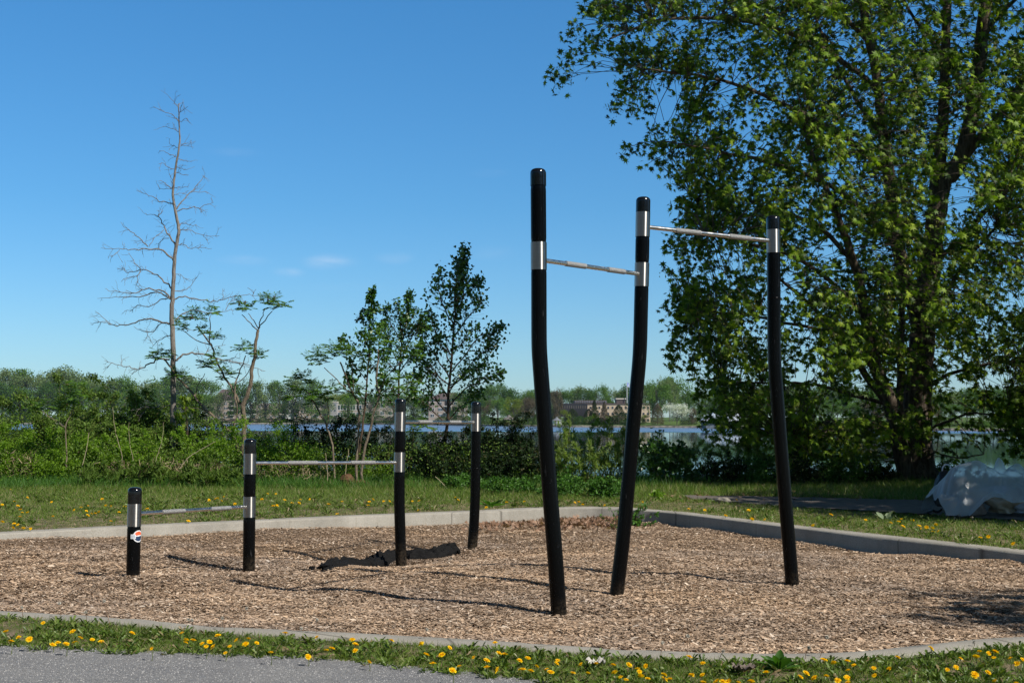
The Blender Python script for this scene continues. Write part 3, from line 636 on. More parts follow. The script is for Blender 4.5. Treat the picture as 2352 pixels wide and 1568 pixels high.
limbs = [  # (pixels, width at its root in px)
 (cA, [(620,205),(600,180),(560,160),(510,140),(468,113)],2.0),(cA,[(620,125),(600,95),(567,60)],1.5),(cA,[(626,150),(638,120),(645,88)],1.3),(cA,[(625,150),(650,130),(675,115)],1.3),
 (cA,[(622,265),(590,248),(550,240),(525,232)],1.5),(cA,[(622,205),(645,190),(672,187)],1.3),(cA,[(628,350),(660,350),(695,352)],1.4),(cA,[(630,340),(665,338),(698,326)],1.3),(cA,[(622,365),(595,352),(563,327)],1.3),
 (cA,[(605,415),(575,405),(545,388),(503,378)],1.8),(cA,[(592,487),(560,480),(530,462),(500,456)],1.7),(cA,[(612,430),(650,435),(697,443)],1.6),(cA,[(605,478),(640,485),(675,488)],1.5),(cA,[(603,508),(635,518),(675,521)],1.5),
 (cA,[(585,600),(560,590),(535,570),(507,555)],2.6),(cA,[(583,600),(550,605),(500,610)],1.4),(cA,[(583,575),(575,540),(567,517)],1.6),(cA,[(590,600),(640,598),(678,597)],1.3),(cA,[(590,640),(640,633),(675,640)],1.2),
 (cA,[(607,725),(640,680),(690,628),(740,570),(778,527)],3.6),(cA,[(690,628),(740,620),(783,627)],1.4),(cA,[(590,690),(560,693),(510,680),(470,660),(425,638),(368,617)],3.0),(cA,[(610,740),(650,725),(700,718),(735,718),(790,700),(828,685)],2.6),(cA,[(735,718),(750,735),(757,750)],1.2),
 (cA,[(598,940),(570,895),(545,855),(525,820),(510,790),(495,770),(460,760),(420,750)],4.2),(cA,[(495,770),(500,740),(488,735)],1.6),(cA,[(495,770),(515,750),(527,738)],1.4),(cA,[(530,850),(500,880),(470,900),(450,930)],1.6),(cA,[(560,900),(530,905),(505,930),(500,965)],1.8),
 (cA,[(588,1035),(560,1000),(500,968),(440,965),(380,968),(320,970),(265,968),(155,957)],4.8),(cA,[(435,950),(395,915),(350,870),(305,845),(273,803)],2.8),(cA,[(265,968),(245,990),(218,1010)],1.4),(cA,[(290,968),(295,930)],1.2),
 (cA,[(580,1205),(540,1160),(490,1120),(440,1095),(395,1085),(350,1035),(320,985)],4.2),(cA,[(395,1085),(350,1100),(320,1105),(290,1095),(250,1078)],2.2),(cA,[(395,1090),(370,1125),(310,1135),(275,1160)],2.2),(cA,[(370,1125),(378,1160),(380,1185)],1.2),(cA,[(310,1105),(285,1080),(255,1090)],1.2),
 (cA,[(575,1265),(540,1225),(480,1205),(430,1200),(380,1220),(330,1230),(270,1218),(215,1215),(180,1203)],4.2),(cA,[(575,1265),(530,1235),(470,1225),(410,1248),(340,1250),(280,1248),(225,1258),(133,1260)],3.8),(cA,[(575,1265),(520,1265),(480,1290),(440,1305),(375,1303),(340,1325),(295,1335)],2.8),
 (cA,[(575,1415),(520,1400),(450,1380),(400,1388),(340,1412),(270,1422),(215,1418),(180,1400),(120,1408),(92,1413)],4.6),(cA,[(215,1418),(180,1385),(120,1335)],2.0),(cA,[(560,1415),(510,1405),(480,1450),(430,1462),(390,1450),(350,1425)],2.6),(cA,[(430,1462),(440,1490),(455,1520),(470,1540)],1.4),
 (cA,[(570,1480),(530,1495),(490,1515),(460,1550)],2.4),(cA,[(625,850),(650,848),(700,855),(765,882),(862,886)],2.2),(cA,[(765,882),(780,900),(788,912)],1.2),(cA,[(614,940),(650,938),(700,962),(750,955),(817,962)],2.2),(cA,[(622,825),(650,810),(690,822),(728,820)],2.4),
 (cA,[(585,1210),(655,1212),(690,1180),(728,1135)],2.2),(cA,[(600,1115),(640,1125),(690,1160)],1.3),(cA,[(595,1265),(640,1250),(700,1262),(760,1272),(830,1282),(880,1270),(930,1250),(1000,1245),(1060,1240),(1110,1255)],3.4),(cA,[(880,1270),(886,1230),(883,1200)],1.4),(cA,[(1060,1240),(1082,1204)],1.2),
 (cA,[(595,1395),(630,1360),(680,1335),(730,1332),(790,1345),(860,1340),(920,1330),(950,1333)],3.4),(cA,[(900,1330),(920,1290),(945,1258)],1.8),(cA,[(655,1460),(680,1450),(720,1448)],1.3),
 (cB,[(690,670),(720,640),(770,620),(850,612),(930,625),(1010,650),(1100,668),(1180,690),(1250,700),(1310,725),(1395,752)],5.2),(cB,[(930,620),(970,575),(1085,545)],1.8),(cB,[(1110,668),(1150,650),(1200,655)],1.4),(cB,[(1080,665),(1130,690),(1280,720)],1.6),(cB,[(875,615),(860,575)],1.3),
 (cB,[(645,660),(560,660),(500,690),(440,715),(390,740),(330,720),(270,705),(190,685),(130,670)],4.4),(cB,[(390,740),(360,765),(340,780)],1.5),(cB,[(270,705),(265,645)],1.2),(cB,[(190,685),(125,738)],1.2),(cB,[(650,1020),(560,1035),(480,1045),(340,1060)],2.6),(cB,[(480,1045),(430,1080),(410,1115)],1.8),
 (cB,[(690,1010),(750,1030),(800,1040),(880,1040)],2.2),(cB,[(690,830),(760,810),(820,800),(880,815)],1.8),(cB,[(700,870),(800,850),(900,855),(960,830)],1.6)]
parts = []; tw_p = []
for f, pts, w in limbs:
    wp = px2w(f(pts), DB, random.uniform(-.10, .10) * 1.2); sp = smooth_path(wp, 3, .012)
    parts.append(tube(sp, np.linspace(w, .8, len(sp)) * DB / F_PX / 2, 5))
    L = sum((sp[i + 1] - sp[i]).length for i in range(len(sp) - 1))
    for _ in range(int(L * 11) + 1):           # short dead twigs
        k = random.randint(1, len(sp) - 2); tdir = (sp[k + 1] - sp[k]).normalized()
        side = tdir.cross(Vector((random.gauss(0, 1), random.gauss(0, 1), random.gauss(0, 1)))).normalized()
        q = twig_from(sp[k], tdir * .9 + side + Vector((0, 0, .25 * random.choice((-1, 1, 1)))), random.uniform(.05, .30), .03, 3, .3); tw_p.append(tube(q, np.linspace(.0042, .0026, 4), 3))
        if random.random() < .4:
            q2 = twig_from(q[2], side + tdir * .3, random.uniform(.04, .12), 0, 2, .3); tw_p.append(tube(q2, .0026, 3))
child('limbs', *join(parts + tw_p), DBARK, root, True)

# ---- sumac saplings
def sumac_cluster(c, s, out):
    nl = random.randint(7, 10)
    for k in range(nl):
        a = 2 * math.pi * k / nl + random.uniform(-.3, .3); el = random.uniform(.15, 1.35); L = s * random.uniform(.65, 1.1)
        d = Vector((math.cos(a) * math.cos(el), math.sin(a) * math.cos(el), math.sin(el)))
        q = [Vector(c)]; v = d.copy(); n = 7
        for i in range(n): v = (v + Vector((0, 0, -.10))).normalized(); q.append(q[-1] + v * L / n)
        for i in range(2, n + 1):
            tdir = (q[i] - q[i - 1]).normalized(); side = tdir.cross(Vector((0, 0, 1))).normalized()
            sz = L * .44 * (1 - .5 * abs(i / n - .55))
            for sg in (-1, 1): out.append((q[i], (side * sg + tdir * .55 + Vector((0, 0, -.35))).normalized(), sz))
        out.append((q[-1], v, L * .3))
def build_leaves(lst, tmpl, roll=(0, 0, 1)):
    P = np.array([tuple(a) for a, _, _ in lst]); D = np.array([tuple(b) for _, b, _ in lst]); S_ = np.array([c for _, _, c in lst])
    return scatter(tmpl[0], tmpl[1], P, dir_rot(D, roll), S_)
LEAFLET = ([(0, 0, 0), (.21, .35, .03), (0, 1, -.06), (-.21, .35, .03)], [(0, 1, 2, 3)])
def sumac(stems, clusters, d, label, cones=(), group=None, cs=.23):
    b = px2w([stems[0][0][0]], d)[0]; b.z = float(ground_h(np.array([b.x]), np.array([b.y]))[0]) - .05
    root = empty('sumac_sapling', b, label, 'sapling', group); sp_ = []
    for pts, w in stems:
        q = smooth_path(px2w(pts, d, random.uniform(-.05, .05)), 3, .01); sp_.append(tube(q, np.linspace(w, max(1.4, w * .55), len(q)) * d / F_PX / 2, 7))
    child('stems', *join(sp_), SBARK, root, True); lv = []
    for (x, y) in clusters: sumac_cluster(at(x, y, d + random.uniform(-.25, .25)), cs * random.uniform(.8, 1.1), lv)
    child('foliage', *build_leaves(lv, LEAFLET), L_SUMAC, root)
    for (x, y) in cones:
        c = at(x, y, d); n = 160; P = np.array(tuple(c)) + np.stack([rng.normal(0, .014, n), rng.normal(0, .014, n), rng.uniform(0, .10, n)], 1)
        child('seed_cone', *scatter(OVAL[0], OVAL[1], P, rand_rot(n), np.full(n, .02)), CONE, root)
    return root
sumac([(cB([(1215, 1450), (1225, 1300), (1230, 1180), (1218, 1020), (1250, 950), (1275, 860), (1290, 760), (1310, 640), (1325, 520), (1338, 430)]), 12), (cB([(1218, 1020), (1180, 980), (1150, 920), (1110, 850), (1060, 770), (1020, 690), (985, 600), (970, 550), (940, 510), (860, 400)]), 6),
       (cB([(1338, 430), (1360, 350), (1390, 270)]), 3), (cB([(1340, 420), (1395, 350), (1450, 280)]), 3), (cB([(1338, 435), (1280, 380), (1210, 310)]), 3), (cB([(1338, 415), (1300, 360), (1260, 300)]), 2.6),
       (cB([(1165, 1000), (1160, 850), (1200, 740), (1240, 630)]), 4), (cB([(1160, 855), (1230, 800), (1290, 690)]), 2.4), (cB([(955, 540), (960, 420), (962, 320)]), 3), (cB([(970, 550), (850, 510), (740, 430)]), 2.6), (cB([(1110, 850), (1060, 800), (1000, 740)]), 2)],
      cB([(1375, 215), (1410, 200), (1460, 205), (1520, 240), (1470, 250), (1190, 225), (1225, 255), (1270, 265), (970, 260), (975, 300), (820, 330), (870, 340), (790, 350), (720, 405), (745, 425), (900, 430), (920, 460), (1000, 480), (1010, 500), (1240, 570), (1200, 580), (1270, 600), (1330, 630), (1345, 650), (1010, 650), (960, 700), (1090, 790), (1130, 770), (1050, 740), (1030, 680), (1060, 810), (880, 330)]),
      27.6, 'tall forked sumac sapling with orange-scarred stem, right of the bare tree', cones=cB([(1415, 205), (1465, 200), (1190, 240), (820, 345), (1235, 240)]))
sumac([(cB([(1180, 1380), (1140, 1260), (1060, 1180), (970, 1090), (900, 1040), (840, 950), (740, 840), (660, 740), (600, 660)]), 7), (cB([(1140, 1250), (1160, 1150), (1172, 1050), (1165, 980)]), 4), (cB([(840, 950), (870, 860), (920, 770)]), 2.6)],
      cB([(560, 610), (600, 640), (520, 650), (630, 610), (720, 780), (680, 800), (760, 790), (950, 690), (920, 720), (660, 800), (720, 770)]), 28.0, 'leaning sumac sapling whose stem crosses behind the bare trunk')
sumac([(cC([(292, 1560), (290, 1400), (275, 1260), (240, 1170), (200, 1090), (150, 1010), (110, 950)]), 5.5), (cC([(250, 1180), (256, 1100), (250, 1040), (245, 990)]), 2.8)],
      cC([(60, 900), (110, 890), (130, 920), (50, 950), (90, 990), (180, 990), (200, 960), (270, 950), (240, 1010), (280, 980), (30, 1000), (150, 1040)]), 25.6, 'thin sumac sapling at the left of the leafy clump behind the middle bar', group=None)
sumac([(cC([(440, 1545), (430, 1430), (435, 1280), (450, 1150), (435, 1030), (400, 960), (360, 870), (330, 780)]), 6.5), (cC([(410, 975), (375, 955), (310, 890), (230, 815)]), 3.2), (cC([(410, 970), (408, 870), (405, 780)]), 3)],
      cC([(180, 735), (215, 790), (150, 790), (200, 760), (290, 690), (330, 740), (270, 720), (390, 720), (440, 740), (360, 710), (480, 780), (460, 830), (420, 985), (460, 965), (390, 990), (340, 720)]), 25.4, 'middle sumac sapling with pale crooked stem and spreading top')
sumac([(cC([(468, 1555), (470, 1420), (500, 1250), (540, 1110), (575, 985), (560, 920), (565, 800), (570, 700)]), 6.5), (cC([(575, 970), (610, 880), (670, 820), (730, 770)]), 3), (cC([(575, 985), (640, 950), (700, 930)]), 2.5)],
      cC([(560, 620), (600, 650), (520, 640), (640, 660), (590, 600), (550, 680), (640, 890), (600, 920), (700, 760), (740, 740), (790, 700), (830, 740), (780, 910), (720, 880), (800, 960), (640, 980), (690, 940), (760, 980), (860, 1190), (790, 1220), (830, 1180), (640, 830)]), 25.2, 'leaning sumac sapling right of the pale stems, leaves among the poplars')
sumac([(z1([(525, 1120), (520, 1000), (515, 800), (560, 700), (585, 620)]), 3.4), (z1([(515, 800), (440, 750), (370, 710), (310, 660)]), 2)],
      z1([(540, 560), (600, 480), (560, 530), (620, 560), (280, 650), (340, 640), (380, 660), (250, 690), (520, 640), (580, 650), (480, 620), (60, 640)][:-1]), 25.8, 'small sumac sapling with bare forked stem at the far left')

# ---- poplar and willow saplings
def leafy_tree(name, trunk, tw, branches, d, mat, tmpl, size, dens, label, cat, spread=.10, group=None, depth=.5, sub=.35):
    b = px2w([trunk[0]], d)[0]; b.z = float(ground_h(np.array([b.x]), np.array([b.y]))[0]) - .05
    root = empty(name, b, label, cat, group); st = []; tips = []
    q = smooth_path(px2w(trunk, d), 4, .008); st.append(tube(q, np.linspace(tw, 1.5, len(q)) * d / F_PX / 2, 7)); tips.append((q, .45))
    for pts in branches:
        q = smooth_path(px2w(pts, d, random.uniform(-depth, depth) / len(pts)), 4, .012); st.append(tube(q, np.linspace(tw * .42, 1.0, len(q)) * d / F_PX / 2, 5)); tips.append((q, .15))
    lv = []
    for q, start in tips:
        L = sum((q[i + 1] - q[i]).length for i in range(len(q) - 1))
        for _ in range(int(L * dens)):
            u = start + (1 - start) * random.random() ** .8; k = min(len(q) - 2, int(u * (len(q) - 1))); a = q[k].lerp(q[k + 1], random.random())
            tdir = (q[k + 1] - q[k]).normalized(); side = Vector((random.gauss(0, 1), random.gauss(0, 1), random.gauss(0, .6)))
            side = (side - tdir * side.dot(tdir)).normalized(); ln = random.uniform(.04, sub) * (1.15 - u)
            e = a + (side + tdir * .9).normalized() * ln
            if ln > .08: st.append(tube([a, e], [.003, .002], 3))
            for _k in range(random.randint(1, 3)):
                pz = e + Vector((random.gauss(0, spread), random.gauss(0, spread), random.gauss(0, spread))) * .5
                lv.append((pz, Vector((random.gauss(0, 1), random.gauss(0, 1), random.gauss(-.5, .8))), size * random.uniform(.6, 1.15)))
    child('trunk', *join(st), SHRUBSTEM, root, True); child('foliage', *build_leaves(lv, tmpl, (random.random(), random.random(), .4)), mat, root)
    return root
leafy_tree('poplar_sapling', cC([(975, 1420), (990, 1280), (1003, 1150), (1010, 950), (1030, 750), (1045, 550), (1060, 350), (1090, 200), (1115, 60)]), 9,
  [cC(b) for b in [[(1045, 560), (1000, 480), (960, 380), (945, 290), (965, 200)], [(1030, 740), (960, 640), (905, 540), (880, 480)], [(1060, 400), (1130, 340), (1180, 300), (1200, 270)], [(1040, 620), (1120, 520), (1190, 430), (1195, 380)],
   [(1020, 850), (1110, 740), (1200, 620), (1290, 600), (1325, 560)], [(1010, 950), (1090, 880), (1180, 760), (1250, 700), (1275, 640)], [(1005, 1000), (930, 880), (860, 800), (790, 740)], [(1015, 880), (930, 740), (850, 620), (830, 560)],
   [(1003, 1080), (1100, 960), (1200, 900), (1280, 870), (1335, 845)], [(1000, 1100), (920, 1000), (840, 900), (770, 860)], [(1035, 700), (1100, 650), (1160, 570)], [(1050, 450), (1090, 400), (1130, 250)], [(1010, 980), (1060, 900), (1120, 850)], [(1025, 800), (980, 700), (930, 640)],
   [(1002, 1150), (1100, 1050), (1200, 980)], [(998, 1180), (900, 1080), (830, 1010)], [(1045, 520), (1060, 300), (1080, 130)], [(1012, 930), (1150, 830), (1230, 790)], [(1012, 920), (900, 830), (830, 700)]]],
  27.4, L_POPLAR, HEART, .074, 72, 'tall dark poplar sapling with heart-shaped leaves, behind the rightmost low post', 'sapling', .11, sub=.6)
leafy_tree('poplar_sapling', cC([(440, 1400), (470, 1200), (490, 1000), (505, 800), (515, 600), (522, 450), (530, 330)]), 6,
  [cC(b) for b in [[(520, 540), (490, 480), (452, 510)], [(522, 480), (545, 440), (555, 430)], [(505, 800), (440, 720), (370, 650), (345, 650)], [(500, 900), (430, 820), (390, 780)], [(495, 950), (400, 900), (385, 860)], [(510, 700), (560, 600), (600, 540)], [(510, 700), (470, 620), (465, 590)],
   [(490, 1000), (560, 940), (620, 900)], [(490, 1010), (420, 960), (390, 890)], [(500, 850), (570, 780), (640, 700)]]],
  26.6, L_POPLAR, HEART, .085, 58, 'slim poplar sapling with sparse leaves above the middle sumacs', 'sapling', .06)
leafy_tree('willow_sapling', cC([(680, 1450), (685, 1200), (695, 1000), (705, 800), (720, 600), (745, 470), (765, 345)]), 7,
  [cC(b) for b in [[(720, 620), (700, 500), (690, 400)], [(715, 660), (650, 540), (620, 420)], [(705, 800), (640, 680), (600, 520)], [(725, 580), (780, 500), (795, 445)], [(715, 650), (800, 560), (860, 480)], [(700, 850), (780, 740), (840, 660)], [(700, 860), (620, 780), (590, 700)], [(705, 800), (770, 640), (830, 560), (890, 560)],
   [(695, 1000), (620, 900), (580, 860)], [(695, 1000), (770, 900), (830, 860)], [(690, 1080), (760, 1000), (800, 960)], [(690, 1080), (620, 1010), (560, 980)]]],
  27.0, L_POPLAR, OVAL2, .085, 90, 'dense dark willow sapling with narrow leaves between the two poplars', 'sapling', .07)
# pale green shoots under the bare tree
leafy_tree('maple_seedling', cB([(785, 1300), (780, 1180), (770, 1050), (760, 950)]), 2.5, [cB(b) for b in [[(780, 1150), (740, 1120), (690, 1090)], [(785, 1250), (755, 1210), (735, 1195)], [(772, 1080), (800, 1060), (815, 1050)], [(765, 1000), (740, 960)], [(765, 1000), (790, 970)]]], 27.6, L_YOUNG, MAPLE, .10, 26, 'yellow-green maple seedling beside the bare trunk', 'sapling', .03, sub=.1)

# ------------------------------------------------------------------ thicket on the bank
def shrub(name, x0, x1, yt, yb, d, mat, tmpl, size, n, label, cat='shrub', group=None, up=.4, stems=7, depth=.7, ragged=.25, droopy=False, lobes=9, dead=0.0, stemmat=None):
    """a bush: stems fan out from its foot, leaves gather in uneven clumps round their ends"""
    xm = (x0 + x1) / 2; b = at(xm, yb, d); g = float(ground_h(np.array([b.x]), np.array([d]))[0]); b.z = min(b.z, g) if b.z - g > .15 else g
    top = at(xm, yt, d).z; wdt = (x1 - x0) / 2 * d / F_PX; h = (top - b.z) * 1.17
    root = empty(name, (b.x, d, b.z), label, cat, group)
    st = []; cl = []
    for k in range(lobes):
        a = (k + .5) / lobes * 2 - 1 + random.uniform(-.15, .15); hh = h * (1 - ragged * random.random()) * (1 - .35 * abs(a) ** 2.2)
        if k % 2: hh *= random.uniform(.5, .85)
        tip = Vector((b.x + a * wdt * .8, d + random.uniform(-depth, depth) * .8, b.z + hh * .93)); r = min(wdt, h) * random.uniform(.22, .4)
        q = smooth_path([Vector((b.x + a * wdt * .35, d + random.uniform(-.1, .1), b.z - .03)), Vector((b.x + a * wdt * .6, (d + tip.y) / 2, b.z + hh * .5)), tip], 4, .02); st.append(tube(q, np.linspace(.010, .003, len(q)), 4)); cl.append((q, r))
        for _ in range(stems // 2):
            i = random.randint(3, len(q) - 2); e = twig_from(q[i], Vector((random.gauss(a * .6, .7), random.gauss(0, .7), random.uniform(.2, 1))), random.uniform(.15, .5) * min(1, h), .02, 4); st.append(tube(e, np.linspace(.005, .002, 5), 3)); cl.append((e, r * .6))
    P = []; per = max(3, n // len(cl))
    for q, r in cl:
        k = rng.beta(2.4, 1.1, per) * (len(q) - 1); i = np.minimum(k.astype(int), len(q) - 2); A = np.array([tuple(v) for v in q])
        c = A[i] + (A[i + 1] - A[i]) * (k - i)[:, None]; sp = .55 if not droopy else .15
        P.append(c + rng.normal(size=(per, 3)) * np.array([r, r, r * .8]) * sp * rng.random((per, 1)) ** .4)
    # extra leaves low down fill the foot
    m_ = n // (10 if droopy else 4); P.append(np.stack([b.x + rng.normal(0, wdt * .5, m_), d + rng.normal(0, depth * .5, m_), b.z + rng.random(m_) ** 1.1 * h * .6], 1))
    P = np.concatenate(P); P = P[P[:, 2] > b.z - .02]
    n = len(P)
    if droopy: D = rng.normal(size=(n, 3)) * .55 + np.array([0, 0, .75]); R = dir_rot(D)
    else: R = rand_rot(n, up)
    child('foliage', *scatter(tmpl[0], tmpl[1], P, R, size * rng.uniform(.55, 1.2, n)), mat, root)
    child('stems', *join(st), stemmat or SHRUBSTEM, root)
    return root
g_ol = 'olive shrubs at the back of the left thicket'; g_br = 'bright green shrubs of the left thicket'; g_dk = 'dark shrubs of the middle bank'; g_wl = 'willow shoots in front of the lake'; g_um = 'shrubs below the maple'
for k, (x0, x1, yt, yb, d) in enumerate([(-330, -180, 905, 1050, 29.4), (-200, -40, 895, 1050, 29.5), (-60, 90, 890, 1050, 29.3), (60, 200, 880, 1050, 29.6), (170, 300, 860, 1050, 29.4), (250, 390, 868, 1050, 29.0), (330, 470, 900, 1050, 29.5), (120, 240, 930, 1060, 28.3), (280, 400, 940, 1060, 28.2)]):
    shrub('shrub', x0, x1, yt, yb, d, L_OLIVE, OVAL, .066, 9000, 'tall olive-green shrub in the back row of the thicket around the bare tree', group=g_ol, depth=.8)
for k, (x0, x1, yt, yb, d) in enumerate([(-300, -160, 985, 1090, 27.0), (-190, -60, 980, 1090, 26.8), (-80, 60, 975, 1090, 27.0), (20, 140, 990, 1095, 26.6), (100, 230, 1000, 1090, 26.8), (190, 320, 985, 1090, 26.9), (270, 390, 1010, 1092, 26.5), (400, 520, 985, 1085, 27.2), (-60, 50, 1020, 1100, 26.0), (60, 170, 1035, 1098, 26.0)]):
    shrub('shrub', x0, x1, yt, yb, d, L_BRIGHT, OVAL, .052, 6500, 'low bright green shrub in the front row of the left thicket', group=g_br, depth=.7, lobes=10)
shrub('shrub', 470, 600, 970, 1095, 26.6, L_BRIGHT, OVAL, .047, 5600, 'bright green shrub behind the second post from the left', depth=.7, lobes=10)
shrub('shrub', 570, 740, 985, 1090, 26.2, L_BRIGHT, OVAL, .047, 6800, 'bright green rounded shrub between the second post and the sumacs', depth=.8, lobes=12)
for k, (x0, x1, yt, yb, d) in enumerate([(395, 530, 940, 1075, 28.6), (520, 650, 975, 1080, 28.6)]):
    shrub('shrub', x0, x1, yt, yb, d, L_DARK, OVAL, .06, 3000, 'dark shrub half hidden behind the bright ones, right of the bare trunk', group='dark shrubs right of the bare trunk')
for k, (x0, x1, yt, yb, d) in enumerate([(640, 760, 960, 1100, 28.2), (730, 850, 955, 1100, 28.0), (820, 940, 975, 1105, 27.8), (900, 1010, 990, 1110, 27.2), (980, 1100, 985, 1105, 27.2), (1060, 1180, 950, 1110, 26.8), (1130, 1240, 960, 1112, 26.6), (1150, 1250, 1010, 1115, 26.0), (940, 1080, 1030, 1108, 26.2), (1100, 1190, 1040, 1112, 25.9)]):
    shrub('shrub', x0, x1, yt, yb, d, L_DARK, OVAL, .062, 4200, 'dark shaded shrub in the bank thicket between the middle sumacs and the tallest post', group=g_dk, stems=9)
for k, (x0, x1, yt, yb, d) in enumerate([(780, 900, 1050, 1105, 26.3)]):
    shrub('shrub', x0, x1, yt, yb, d, L_BRIGHT, OVAL, .047, 1500, 'small green shrub at the foot of the middle sumacs', depth=.5)
for k, (x0, x1, yt, yb, d) in enumerate([(1270, 1340, 930, 1118, 26.0), (1320, 1390, 925, 1118, 26.3), (1370, 1440, 950, 1120, 25.8), (1400, 1480, 925, 1120, 26.2), (1250, 1320, 1000, 1118, 25.6), (1300, 1400, 1010, 1118, 25.4), (1560, 1660, 1000, 1130, 26.2), (1640, 1740, 990, 1128, 26.4), (1700, 1780, 1010, 1130, 26.0), (1480, 1540, 1000, 1125, 26.4)]):
    shrub('willow_shrub', x0, x1, yt, yb, d, L_WILLOW, NARROW, .10, 1700, 'pale yellow-green willow shoots standing before the water ' + ('left of the dark poplar shoot' if x0 < 1470 else 'right of the dark poplar shoot'), cat='willow', group=g_wl + (' left' if x0 < 1470 else ' right'), droopy=True, lobes=8, stems=2, ragged=.55, depth=.5)
shrub('poplar_shrub', 1470, 1610, 985, 1130, 25.8, L_POPLAR, HEART, .075, 1500, 'dark leafy poplar shoots between the middle and right tall posts', lobes=8, ragged=.4, depth=.5)
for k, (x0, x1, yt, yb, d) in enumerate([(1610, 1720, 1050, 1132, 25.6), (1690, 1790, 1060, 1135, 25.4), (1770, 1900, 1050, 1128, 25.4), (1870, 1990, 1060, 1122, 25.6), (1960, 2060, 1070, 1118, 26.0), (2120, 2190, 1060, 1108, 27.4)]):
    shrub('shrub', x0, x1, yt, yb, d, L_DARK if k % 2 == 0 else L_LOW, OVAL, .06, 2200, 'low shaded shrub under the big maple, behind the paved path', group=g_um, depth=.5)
for k, (x0, x1, yt, yb, d) in enumerate([(1100, 1240, 1095, 1140, 23.4), (1230, 1350, 1092, 1148, 22.6), (1340, 1440, 1100, 1150, 22.0), (1020, 1120, 1095, 1130, 24.4)]):
    shrub('weed_patch', x0, x1, yt, yb, d, L_LOW, OVAL, .055, 3600, 'mound of lush green weeds along the edge of the back lawn near the tall posts', cat='weeds', group='weed mounds along the back lawn', depth=.6, lobes=12, ragged=.4)
for k, (x0, x1, yt, yb, d) in enumerate([(180, 300, 1075, 1115, 24.9), (280, 400, 1070, 1117, 24.7), (390, 520, 1065, 1120, 24.6), (480, 560, 1085, 1115, 24.8)]):
    shrub('weed_patch', x0, x1, yt, yb, d, L_OLIVE, NARROW, .12, 2400, 'mound of long-leaved goldenrod weeds between the lawn and the left thicket', cat='weeds', group='weed mounds before the left thicket', droopy=True, depth=.5, lobes=12, ragged=.3)

# dry grass and dead brush inside the thicket
def tufts(name, boxes, mat, L, n, label, wid=.006, lean=.9):
    P = []
    for (x0, x1, y0, y1, d0, d1) in boxes:
        m_ = n // len(boxes)
        for _ in range(m_):
            d = random.uniform(d0, d1); x = random.uniform(x0, x1); y = random.uniform(y0, y1); P.append(tuple(at(x, y, d)))
    P = np.array(P); n = len(P); D = rng.normal(size=(n, 3)) * lean + np.array([0, 0, .6])
    tv = [(-wid / L, 0, 0), (wid / L, 0, 0), (wid * .6 / L, .55, .1), (0, 1, .0), (-wid * .6 / L, .55, .1)]
    V, F = scatter(tv, [(0, 1, 2, 4), (4, 2, 3, 3)][:1], P, dir_rot(D), L * rng.uniform(.5, 1.2, n))
    o = mesh_np(name, V, F, mat); tag(o, label, 'dry grass', kind='stuff'); return o
tufts('dry_brush', [(-20, 80, 1040, 1095, 25.6, 26.4), (230, 420, 1060, 1100, 25.2, 25.9), (560, 760, 1070, 1105, 25.4, 26.0), (400, 520, 1065, 1090, 25.5, 26)], L_STRAW, .22, 1300, 'tangled straw-coloured dead grass at the foot of the left thicket')

def stalk(pts, d, w, label, name='dead_stalk', mat=None):
    q = smooth_path(px2w(pts, d), 4, .005); w *= .62; V, F = tube(q, np.linspace(w, w * .5, len(q)) * d / F_PX / 2, 6); b = q[0]
    o = mesh_np(name, V - np.array(tuple(b))[None], F, mat or DRY, smooth=True); o.location = b; tag(o, label, 'dead stalk')
stalk(z1([(625, 1185), (640, 1120), (665, 1020), (685, 930), (698, 840)]), 25.0, 3.2, 'pale upright dead stalk before the left thicket, left of the bare tree')
stalk(z1([(1412, 1122), (1440, 1080), (1480, 1035), (1560, 985), (1690, 912)]), 25.0, 3.6, 'long pale dead branch slanting up to the right of the bare trunk')
stalk(z1([(1205, 1110), (1240, 1000), (1262, 940), (1275, 850), (1285, 760)]), 25.0, 2.0, 'thin grey dead stalk just left of the bare trunk')
stalk(z1([(960, 1100), (950, 1000), (915, 880), (895, 760), (885, 640)]), 25.6, 2.2, 'thin brown dead stalk in the middle of the left thicket')
stalk(z1([(1045, 1060), (1025, 960), (1010, 850), (1012, 760)]), 25.6, 1.8, 'thin pale curved dead stalk left of the bare tree, beside the brown one')
stalk(z2([(608, 1225), (606, 1120), (598, 1060), (590, 1000)]), 25.0, 3.0, 'pale dead stalk left of the tree stump')
stalk(z2([(748, 1180), (755, 1090), (768, 1020), (775, 970)]), 25.2, 2.8, 'pale dead stalk rising behind the tree stump')
stalk(z2([(1525, 1255), (1490, 1220), (1450, 1185)]), 24.0, 3.0, 'short broken pale stick leaning at the foot of the dark shrubs')

